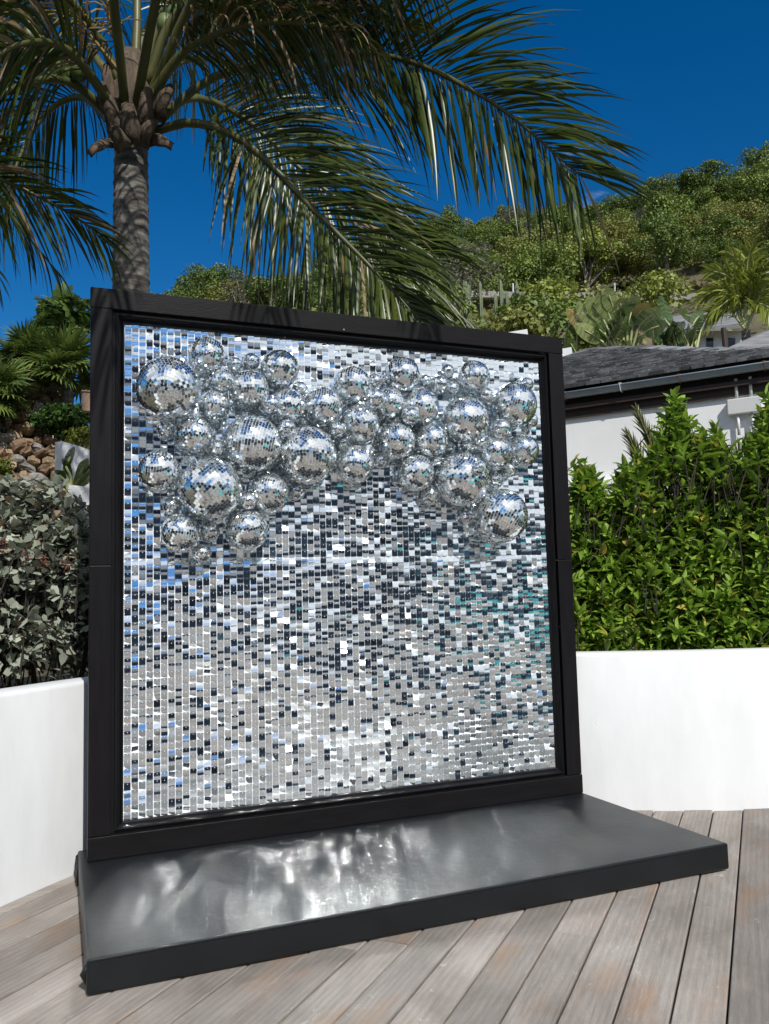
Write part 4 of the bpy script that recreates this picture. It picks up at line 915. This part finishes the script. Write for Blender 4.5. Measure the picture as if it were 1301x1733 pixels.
for (px, py, D, rx, rz, mi, lab) in [(780, 470, 31, 1.5, 1.0, 4, 'brownish dry bush on the slope below the grey road wall'), (745, 530, 24, 1.2, .9, 0, 'mid-green bush just above the top rail of the frame'), (905, 555, 22, 1.1, .75, 1, 'dark green clipped bush behind the frame corner near the villa roof'),
    (930, 520, 27, 1.1, .7, 3, 'light green bush on the slope above the dark clipped bush'), (865, 565, 21, .8, .6, 2, 'reddish olive bush on the slope behind the frame top'), (1000, 520, 30, 1.1, .8, 2, 'olive bush on the slope behind the fan-leaved plant'), (690, 550, 26, 1.3, 1.0, 2, 'olive bush on the slope behind the hanging palm frond'), (640, 575, 22, 1.2, .9, 0, 'green bush on the low slope behind the top rail'), (1105, 505, 30, 1.2, .7, 3, 'light green bush below the grey road wall'), (975, 560, 23, .8, .7, 0, 'green bush on the slope beside the villa roof')]: bush(px, py, D, rx, rz, mi, lab)
# grey road wall + fence posts
concrete = mat('grey_concrete', (0.24, 0.225, 0.21), 0.9, col2=(0.34, 0.32, 0.30), scale=1.5)
A_, B_ = at(760, 498, 37.0), at(1130, 502, 37.0); q = MB(); pts = spline([A_, at(930, 502, 36.5), B_, at(1290, 510, 37)], 16)
for i in range(15): q.bar(pts[i], pts[i+1], .3, .28)
rwall = q.build('road_wall', concrete, label='long low grey concrete road wall crossing the hillside', category='wall')
for px in (752, 790, 868, 1010, 1040, 1077):
    a0_, b0_ = at(px, 500, 37.2), at(px, 481, 37.2); q = MB(); q.tube([a0_-np.array([0, 0, .2]), b0_], .035, 6); q.tube([b0_, b0_+np.array([0, 0, .04])], [.045, .02], 6); q.build('fence_post', ltgrey, label='thin pale fence post standing at the grey road wall', category='post', group='fence posts at the road wall')
# columnar cacti
cact = mat('grey_green_cactus', (0.10, 0.13, 0.065), 0.7, col2=(0.18, 0.20, 0.12), scale=4)
for (cx, cy, D, n_, lab) in ((858, 512, 27, 9, 'tall cluster of columnar cactus below the grey road wall'), (792, 528, 25, 7, 'smaller cluster of columnar cactus nearer the hanging palm frond')):
    th = thing('columnar_cactus', lab, 'cactus'); rr = random.Random(int(cx))
    for k_ in range(n_):
        b0_ = at(cx+rr.uniform(-26, 26), cy+28, D+rr.uniform(-.3, .3)); hgt = rr.uniform(.8, 1.55); q = MB(); vs = []
        for i, u in enumerate((0, .3, .7, .93, 1.0)):
            for j in range(12):
                r_ = (.06 if j % 2 else .044)*(1 if u < .9 else (.75 if u < .97 else .15)); vs.append(b0_+np.array([r_*cos(pi*j/6), r_*sin(pi*j/6), hgt*u]))
        q.add(vs, [(i*12+j, i*12+(j+1) % 12, i*12+12+(j+1) % 12, i*12+12+j) for i in range(4) for j in range(12)]); q.build('column', cact, th)

# ================================================================== MID-GROUND RIGHT: plants and far white houses
paddle_m = leafmat('paddle_leaf', (0.15, 0.20, 0.06), (0.31, 0.35, 0.14), .3, .3, .5)
paddle_y = leafmat('yellowing_paddle', (0.26, 0.20, 0.06), (0.38, 0.30, 0.10), .4, .3)
petiole_m = mat('pale_petiole', (0.30, 0.33, 0.13), 0.5, col2=(0.38, 0.38, 0.18), scale=4)
def paddle(parent, base, bend, tip, wd, m_, seed, split=.5):
    """one long-stalked banana-like leaf: stalk base->bend, torn blade bend->tip"""
    rr = random.Random(seed); base, bend, tip = map(np.asarray, (base, bend, tip)); q = MB(); q.tube(spline([base, base*.5+bend*.5, bend, bend*.4+tip*.6], 8), list(np.linspace(.035, .010, 8)), 6); lf = q.build('leaf', petiole_m, parent, smooth=True)
    n = 22; ax = spline([bend, bend*.5+tip*.5+np.array([0, 0, .04]), tip], n); sdv = unit(np.cross(tip-bend, view)); q = MB()
    for sgn in (-1, 1):
        sag = 0
        for i in range(n-1):
            u = i/(n-1); u2 = (i+1)/(n-1); h1 = wd*math.sin(pi*min(1, u*.92+.08))**.6; h2 = wd*math.sin(pi*min(1, u2*.92+.08))**.6
            if rr.random() < split: sag = rr.uniform(-.05, .12)
            gap = .12*(ax[i+1]-ax[i]) if sag else 0
            dn = np.array([0, 0, -1])*(.25*h1+sag*wd)+view*.15*h1
            q.add([ax[i], ax[i+1]-gap, ax[i+1]-gap+sdv*sgn*h2+dn, ax[i]+sdv*sgn*h1+dn], [(0, 1, 2, 3)])
    q.build('blade', m_, lf); return lf
tp_ = thing('travellers_palm', 'fan of tall paddle leaves with one yellowing leaf behind the villa roof', 'plant')
bz = at(1058, 612, 16.0)
for i, (x, y, x2, y2, yel) in enumerate([(1000, 560, 958, 521, 1), (1012, 548, 975, 512, 0), (1020, 540, 992, 500, 0), (1030, 532, 1010, 495, 0), (1038, 525, 1026, 483, 0), (1050, 535, 1050, 500, 0), (1062, 535, 1078, 495, 0), (1072, 545, 1098, 508, 1), (1082, 552, 1118, 520, 0), (1015, 575, 972, 548, 0), (1092, 562, 1130, 545, 0)]):
    paddle(tp_, bz+np.array([(x-1040)*.0015, 0, 0]), at(x, y, 15.9), at(x2, y2, 15.6), .16, paddle_y if yel else paddle_m, 600+i, .25)
lowp = thing('paddle_plant', 'dark green clump of paddle leaves filling behind the villa roof', 'plant')
for i in range(34):
    x = random.uniform(960, 1190); y = random.uniform(520, 590); b0_ = at(x+random.uniform(-20, 20), 625, 15.5+random.random()*2.5); mid = at(x, y+14, 15.6+random.random()*2); tx = x+random.uniform(-45, 45)
    paddle(lowp, b0_, mid, at(tx, y-random.uniform(5, 40), 15.3+random.random()*2), .13, leafmat('dark_paddle', (.035, .07, .018), (.10, .15, .04), .3, .3, .5), 700+i, .6)
cp2_leaf = leafmat('young_palm_leaflet', (0.17, 0.22, 0.03), (0.36, 0.38, 0.065), .35, .35, .5)
yp = thing('young_palm', 'yellow-green young coconut palm in front of the far white house', 'palm tree'); yb = at(1262, 560, 19.0)
ringed_trunk(yp, [yb-np.array([0, 0, 1.4]), yb-np.array([0, 0, .6]), yb], .11, .09, 24)
for i, (mx_, my_, tx, ty) in enumerate([(1225, 490, 1180, 505), (1235, 470, 1195, 455), (1255, 450, 1230, 425), (1265, 440, 1275, 405), (1290, 455, 1320, 430), (1300, 480, 1345, 480), (1225, 525, 1182, 545), (1290, 515, 1330, 540), (1245, 500, 1205, 530), (1275, 470, 1300, 440)]):
    frond(yp, [yb, yb*.45+at(mx_, my_, 18.8)*.55+np.array([0, 0, .1]), at(mx_, my_, 18.7), at(tx, ty, 18.4)], unit(E_UP*.5+rgt*(.5 if i % 2 else -.5)-view*.5), 800+i, n=34, llen=.62, lwid=.045, droop=.8, r0=.03, start=.25, mleaf=cp2_leaf, mr=petiole_m, dry=.02)
def small_house(name, lab, wall_px, D, thick, roof=None):
    th = thing(name, lab, 'house'); (x0, y0, x1, y1) = wall_px; a, b_, c_, d_ = at(x0, y1, D), at(x1, y1, D), at(x1, y0, D), at(x0, y0, D); nb = unit(np.cross(b_-a, E_UP)); nb = nb if nb @ view > 0 else -nb
    q = MB(); q.add([a, b_, c_, d_]+[p_+nb*thick for p_ in (a, b_, c_, d_)], [(0, 1, 2, 3), (5, 4, 7, 6), (4, 0, 3, 7), (1, 5, 6, 2), (3, 2, 6, 7)]); q.build('wall', white_plaster, th)
    if roof:
        P = [at(x, y, D+o_) for x, y, o_ in roof]; q = MB(); n_ = len(P); q.add(P+[p_-np.array([0, 0, .12]) for p_ in P], [tuple(range(n_)), tuple(range(2*n_-1, n_-1, -1))]+[(i, (i+1) % n_, n_+(i+1) % n_, n_+i) for i in range(n_)]); q.build('roof', pale_shingle, th)
    return th, nb
pale_shingle = mat('pale_shingle', (0.12, 0.12, 0.125), .85, col2=(0.24, 0.24, 0.245), scale=2.2, stretch=(1, 1, 7), bump=.5, bscale=12)
h1, nb = small_house('garden_house', 'white house part with sloping grey shingle roof right of the dark villa ridge', (1205, 600, 1330, 640), 17.0, 3.0, [(1224, 592, -.4), (1360, 600, -.4), (1360, 535, 2.4), (1308, 553, 2.2)])
q = MB(); q.tube([at(1228, 600, 16.5), at(1224, 555, 16.5)], .045, 8); q.build('post', soffit_m, h1)
h2, nb = small_house('hill_house', 'white gabled house among the palms behind the villa roof', (1120, 560, 1260, 640), 24.0, 5.0, [(1100, 565, -.5), (1270, 545, -.5), (1250, 522, 3), (1140, 535, 3)])
for x in (1195, 1232):
    q = MB(); a, b_, c_, d_ = at(x, 600, 23.96), at(x+12, 600, 23.96), at(x+12, 572, 23.96), at(x, 572, 23.96); q.add([a, b_, c_, d_], [(0, 1, 2, 3)]); q.build('window', MATS['dark_glass'], h2)
h3, nb = small_house('hill_house', 'small house with pale grey hip roof high at the hillside edge', (1284, 462, 1380, 500), 38.0, 5.0, [(1272, 462, -.4), (1400, 462, -.4), (1400, 425, 3), (1310, 428, 3)])
q = MB(); a, b_ = at(800, 574, 19.5), at(893, 559, 19.5); q.bar(a-np.array([0, 0, .15]), b_-np.array([0, 0, .15]), .2, .3); q.build('garden_wall', white_plaster, label='short white wall top showing just above the frame rail', category='wall')
q = MB(); a, b_ = at(930, 604, 15.5), at(968, 597, 15.5); q.bar(a, b_, .2, .16); q.build('garden_wall', white_plaster, label='white wall end at the villa roof hip beside the frame corner', category='wall')
# thin areca fronds poking out of the hedge
ar_leaf = leafmat('areca_leaflet', (0.07, 0.085, 0.02), (0.19, 0.19, 0.06), .4, .3)
ar = thing('areca_palm', 'thin feathery palm poking out of the green hedge against the villa wall', 'palm tree'); ab0 = at(1105, 1000, 5.9)
q = MB(); q.tube([ab0-np.array([0, 0, .6]), ab0, at(1108, 870, 5.85)], [.03, .022, .015], 7); q.build('stem', rachis_m, ar, smooth=True)
for i, (mx_, my_, tx, ty, opn) in enumerate([(1108, 780, 1078, 695, .55), (1090, 800, 1062, 735, .6), (1112, 790, 1135, 700, .6), (1100, 830, 1055, 800, .9)]):
    frond(ar, [at(1108, 880, 5.85), at(mx_, my_, 5.8), at(tx, ty, 5.75)], unit(rgt*.8+E_UP*.3-view*.3), 830+i, n=22, llen=.20, lwid=.013, droop=.25, r0=.006, start=.35, mleaf=ar_leaf, opening=opn*.7, dry=.0)
for i, (mx_, my_, tx, ty) in enumerate([(1230, 800, 1200, 770), (1245, 790, 1262, 745), (1265, 800, 1290, 765)]):
    frond(ar, [at(1240, 880, 5.8), at(mx_, my_, 5.75), at(tx, ty, 5.7)], unit(rgt*.8+E_UP*.3-view*.3), 840+i, n=20, llen=.18, lwid=.012, droop=.25, r0=.006, start=.3, mleaf=ar_leaf, opening=.6, dry=.0)

# ================================================================== LEFT GARDEN
fan_m = leafmat('fan_palm_leaf', (0.045, 0.090, 0.018), (0.19, 0.24, 0.055), .38, .28, .5)
def fan_leaf(rr, L=.62, nb_=30):
    """fan leaf in local space: stalk along +x, blades in the xy plane"""
    V_, F_ = [], []
    for i in range(nb_):
        a = radians(-150+300*i/(nb_-1)); d = np.array([cos(a), sin(a), .10*cos(3*a)]); ln = L*(1-.30*abs(a)/2.6)*rr.uniform(.88, 1.08); w_ = .028; sdv = np.array([-sin(a), cos(a), 0]); c0 = len(V_); z_ = .012*(-1)**i
        for k_, (u, hw) in enumerate(((.03, .25), (.35, 1.0), (.65, .85), (.85, .5), (1.0, .03))):
            sag = -.45*ln*max(0, u-.45)**2*rr.uniform(.7, 1.6); c_ = d*ln*u+np.array([0, 0, sag+z_]); V_ += [c_-sdv*w_*hw, c_+sdv*w_*hw]
        F_ += [(c0+2*k_, c0+2*k_+1, c0+2*k_+3, c0+2*k_+2) for k_ in range(4)]
    return npmesh('blade', np.array(V_), np.array(F_), fan_m)
FANS = [fan_leaf(np.random.default_rng(900+i)) for i in range(3)]
def fan_palm(lab, foot, crown, sc_, seed, n=26, r0=.075):
    rr = np.random.default_rng(seed); th = thing('fan_palm', lab, 'palm tree', 'fan palms above the stone wall'); f_, c_ = np.array(foot), np.array(crown)
    q = MB(); P = spline([f_-np.array([0, 0, .4]), f_*.5+c_*.5, c_], 26); q.tube(P, [r0*sc_*(1.12-.2*i/25)*(1+.05*(i % 2)) for i in range(26)], 9); q.build('trunk', trunk_m, th)
    for i in range(n):
        a = 2.399*i+rr.uniform(-.3, .3); el = radians(80-100*(i+.5)/n+rr.uniform(-10, 10)); d = np.array([cos(a)*cos(el), sin(a)*cos(el), sin(el)]); ln = rr.uniform(.35, .6)*sc_; hub = c_+d*ln+np.array([0, 0, -.08*ln])
        q = MB(); q.tube([c_, c_+d*ln*.5+np.array([0, 0, .03]), hub], [.016*sc_, .011*sc_, .008*sc_], 5); fr_ = q.build('frond', petiole_m, th, smooth=True)
        nz = unit(np.cross(d, np.cross(E_UP, d)+1e-6)+rr.normal(size=3)*.25); x = unit(d+np.array([0, 0, -.35])); y = unit(np.cross(nz, x)); z = np.cross(x, y)
        link('blade', FANS[i % 3], fr_, M4(np.stack([x, y, z], 1), hub, sc_*rr.uniform(.85, 1.15)))
    return th
fan_palm('fan palm with pale straight trunk standing in front of the rubble stone wall', at(52, 722, 11.6), at(48, 618, 11.6), .60, 1, 30, .13)
fan_palm('fan palm with drooping leaves between the papaya tree and the frame stile', at(116, 705, 11.2), at(112, 632, 11.2), .62, 2, 30, .11)
fan_palm('low fan palm overhanging the stones at the wall end away from the frame', at(-25, 745, 11.0), at(-12, 668, 11.0), .55, 3, 24, .12)
fan_palm('fan palm standing behind the papaya trunk', at(88, 690, 13.5), at(86, 590, 13.5), .5, 4, 22, .10)
# papaya tree
pap = thing('papaya_tree', 'slim papaya tree with lobed leaves rising above the fan palms', 'tree'); pap_m = leafmat('papaya_leaf', (0.035, 0.075, 0.014), (0.13, 0.19, 0.04), .4, .3, .5)
pf_, pc_ = at(116, 690, 12.4), at(113, 535, 12.4); q = MB(); q.tube(spline([pf_, at(118, 610, 12.4), pc_], 20), [.055-.001*i+.004*(i % 2) for i in range(20)], 8); q.build('trunk', pale_bark, pap)
def papaya_leaf(rr, L=.19):
    V_, F_ = [], []
    for i in range(9):
        a = radians(-145+290*i/8); d = np.array([cos(a), sin(a), 0]); ln = L*(1-.25*abs(a)/2.5)*rr.uniform(.85, 1.1); s_ = np.array([-sin(a), cos(a), 0]); c0 = len(V_)
        for u, hw in ((0, .01), (.4, .055), (.55, .035), (.75, .06), (1, .004)): c_ = d*ln*u+np.array([0, 0, -.25*ln*u*u]); V_ += [c_-s_*hw*L/.3, c_+s_*hw*L/.3]
        F_ += [(c0+2*k_, c0+2*k_+1, c0+2*k_+3, c0+2*k_+2) for k_ in range(4)]
    return npmesh('blade', np.array(V_), np.array(F_), pap_m)
PAP = [papaya_leaf(np.random.default_rng(950+i)) for i in range(2)]; rp = np.random.default_rng(960)
for i in range(64):
    x = rp.uniform(72, 152); top = 498+abs(x-115)*.35; y = rp.uniform(top, 556); hub = at(x, y, 12.4+rp.uniform(-.4, .4)); st_ = pc_+np.array([0, 0, rp.uniform(-.25, .1)])
    q = MB(); q.tube([st_, st_*.5+hub*.5+np.array([0, 0, .06]), hub], [.010, .008, .006], 5); fr_ = q.build('leaf', petiole_m, pap, smooth=True)
    d = hub-st_; d[2] = 0; x_ = unit(d+rp.normal(size=3)*.2); y_ = unit(np.cross(E_UP+rp.normal(size=3)*.35, x_)); link('blade', PAP[i % 2], fr_, M4(np.stack([x_, y_, np.cross(x_, y_)], 1), hub, rp.uniform(.8, 1.25)))
# rubble stone wall
STN = [mat('ochre_stone', (0.20, 0.135, 0.075), .9, col2=(0.34, 0.25, 0.155), scale=5, objrand=.3, bump=.5, bscale=9), mat('brown_stone', (0.14, 0.085, 0.05), .9, col2=(0.25, 0.165, 0.10), scale=5, objrand=.3, bump=.5, bscale=9), mat('grey_stone', (0.13, 0.12, 0.105), .9, col2=(0.24, 0.225, 0.20), scale=5, objrand=.3, bump=.5, bscale=9)]
def stone_mesh(seed, m_):
    rr = np.random.default_rng(seed); q = MB(); n = 9; vs = []
    off = rr.normal(size=(4, 3))
    for i in range(6):
        la = -pi/2+pi*i/5
        for j in range(n):
            lo = 2*pi*j/n; v = np.array([cos(la)*cos(lo), cos(la)*sin(lo), sin(la)]); k_ = 1+.16*sin(v @ off[0]*2.2)+.12*sin(v @ off[1]*3.1+1)+rr.normal(0, .055); v = np.sign(v)*np.abs(v)**.75; vs.append(v*k_*.5)
    q.add(vs, [(i*n+j, i*n+(j+1) % n, (i+1)*n+(j+1) % n, (i+1)*n+j) for i in range(5) for j in range(n)]); return q.mesh('stone', m_)
SM = [stone_mesh(30+i, STN[(0, 0, 1, 0, 1, 2, 2)[i]]) for i in range(7)]
sw = thing('stone_wall', 'rubble retaining wall of ochre and brown stones below the fan palms', 'wall')
rw = np.random.default_rng(8); wn = unit(np.array([.15, -.9, .38])); W0 = at(30, 760, 11.0); ex = unit(np.cross(E_UP, wn)); ex = ex if ex[0] > 0 else -ex; ez = unit(np.cross(wn, ex)); ez = ez if ez[2] > 0 else -ez
q = MB(); ctr = W0-wn*.12; q.add([ctr+ex*a+ez*b_ for a, b_ in ((-2.2, -1.2), (.62, -1.2), (.62, 1.35), (-2.2, 1.35))], [(0, 1, 2, 3)]); q.build('mortar', mat('dark_mortar', (.07, .055, .04), .95, col2=(.12, .10, .075), scale=6, bump=.6, bscale=20), sw)
zz = -1.05
while zz < 1.25:
    hh = rw.uniform(.08, .17); a = -1.6+rw.uniform(0, .15)
    while a < .58:
        wd = rw.uniform(.09, .25); hgt = hh*rw.uniform(.85, 1.2); P = W0+ex*(a+wd/2)+ez*(zz+hh/2+rw.normal(0, .02))+wn*rw.uniform(-.08, .02); rot = rotz(0); R_ = np.stack([ex, -wn, ez], 1) @ roty(rw.normal(0, .22))
        sz = np.diag([wd*1.02, .22, hgt*1.05]); link('stone', SM[rw.integers(0, 7)], sw, M4(R_ @ sz, P)); a += wd*.96
    zz += hh*.93
# shrubs, white wall stubs, broad leaves in front of the rubble wall
gl = leafmat('glossy_shrub_leaf', (0.022, 0.06, 0.010), (0.085, 0.16, 0.03), .3, .28, .5)
bush(112, 718, 10.9, .32, .22, gl, 'glossy dark green shrub at the top of the stone wall beside the frame', 2200, .06)
bush(72, 715, 11.1, .18, .12, gl, 'glossy dark green shrub at the foot of the pale fan palm trunk', 900, .05)
bush(140, 742, 10.8, .2, .12, LV[3], 'yellow-green shrub above the white wall stub beside the frame', 900, .05)
bush(3, 800, 9.6, .12, .14, LV[3], 'small yellow-green bush in front of the stones above the silvery shrub', 600, .045)
bush(-30, 700, 10.9, .3, .35, gl, 'dark green shrub under the low fan palm', 1500, .07)
q = MB(); pts = [at(93, 748, 9.9), at(105, 747, 9.7), at(125, 752, 9.6), at(160, 765, 9.6)]
for i in range(3): q.add([pts[i], pts[i+1], pts[i+1]-np.array([0, 0, .45]), pts[i]-np.array([0, 0, .45])]+[p_+view*.16 for p_ in (pts[i], pts[i+1], pts[i+1]-np.array([0, 0, .45]), pts[i]-np.array([0, 0, .45]))], [(0, 3, 2, 1), (0, 1, 5, 4), (4, 5, 6, 7), (0, 4, 7, 3), (1, 2, 6, 5)])
q.build('wall_stub', white_plaster, label='short white plaster wall stub at the edge of the rubble stones', category='wall')
q = MB(); pts = [at(20, 838, 8.4), at(60, 832, 8.2), at(110, 818, 8.0), at(165, 828, 7.9)]
pts = [at(20, 838, 8.0), at(62, 830, 8.0), at(110, 822, 8.0), at(190, 830, 8.0)]
for i in range(3): q.bar(pts[i]-np.array([0, 0, .35]), pts[i+1]-np.array([0, 0, .35]), .16, .7); 
q.build('garden_wall', white_plaster, label='white garden wall behind the top of the silvery shrub', category='wall')
bl_ = thing('broad_leaf_plant', 'upright broad-leaved green plant behind the white garden wall beside the frame', 'plant'); bb0 = at(118, 840, 8.8)
for i, (x, y, tx, ty, wd) in enumerate([(108, 800, 126, 755, .040), (128, 815, 150, 775, .045), (120, 810, 105, 775, .035), (138, 820, 165, 800, .045), (112, 818, 92, 795, .035), (125, 825, 140, 800, .04), (140, 810, 158, 785, .045), (100, 825, 85, 810, .03)]):
    paddle(bl_, bb0, at(x, y, 8.75), at(tx, ty, 8.6), wd, paddle_m if i % 2 else gl, 980+i, .05)
# wooden lantern box peeking beside the stile
lb = at(147, 681, 10.2); q = MB(); q.box(lb, (.10, .10, .22)); q.box(lb+np.array([0, 0, .12]), (.13, .13, .02)); bevel(q.build('lantern_box', mat('tan_wood', (.30, .18, .11), .7, col2=(.40, .25, .16), scale=5), label='tan wooden lantern box among the leaves beside the frame stile', category='lantern'), .006)

# ================================================================== BEHIND THE CAMERA (reflected in the mirrors)
vb = thing('beach_pavilion', 'long dark timber pavilion with white columns across the pool terrace', 'pavilion')
brown_roof = mat('slate_shingle', (0.12, 0.135, 0.155), .7, col2=(0.20, 0.22, 0.245), scale=3)
glass_d = mat('slate_glass', (0.14, 0.175, 0.21), .12)
q = MB(); q.box((0, -15.7, 1.7), (26, .3, 3.5)); q.build('back_wall', mat('slate_panel', (.20, .24, .29), .5, col2=(.32, .36, .42), scale=2, stretch=(6, 1, .5)), vb)
for i in range(11):
    q = MB(); q.box((-12.5+2.5*i, -15.2, 1.6), (.28, .28, 3.3)); q.build('column', white_plaster if i % 2 else soffit_m, vb)
for i in range(10):
    q = MB(); q.box((-11.25+2.5*i, -15.5, 1.35), (2.1, .06, 2.5)); q.build('glass_door', glass_d, vb)
q = MB(); q.add([(-14.5, -14.7, 3.35), (14.5, -14.7, 3.35), (14.5, -23, 3.35), (-14.5, -23, 3.35), (-9, -18.4, 5.9), (9, -18.4, 5.9)], [(0, 1, 5, 4), (2, 3, 4, 5), (1, 2, 5), (3, 0, 4), (3, 2, 1, 0)]); q.build('roof', brown_roof, vb)
for i, (x, y, sc_) in enumerate([(-16, -12, 1.5), (-20, -6, 1.6), (-15, -17, 1.7), (17, -16, 1.5), (20, -10, 1.6), (-11, -24, 1.9), (4, -26, 2.0), (12, -25, 1.9), (-4, -27, 2.0), (22, -3, 1.5), (-22, -1, 1.5)]):
    tr, cr = PROT[i % 2][i % 2]; o = link('garden_tree', tr, None, M4(rotz(i*1.3), (x, y, -.1), sc_), label='leafy green garden tree standing around the pool terrace', category='tree', group='garden trees around the pool terrace'); link('crown', cr, o)
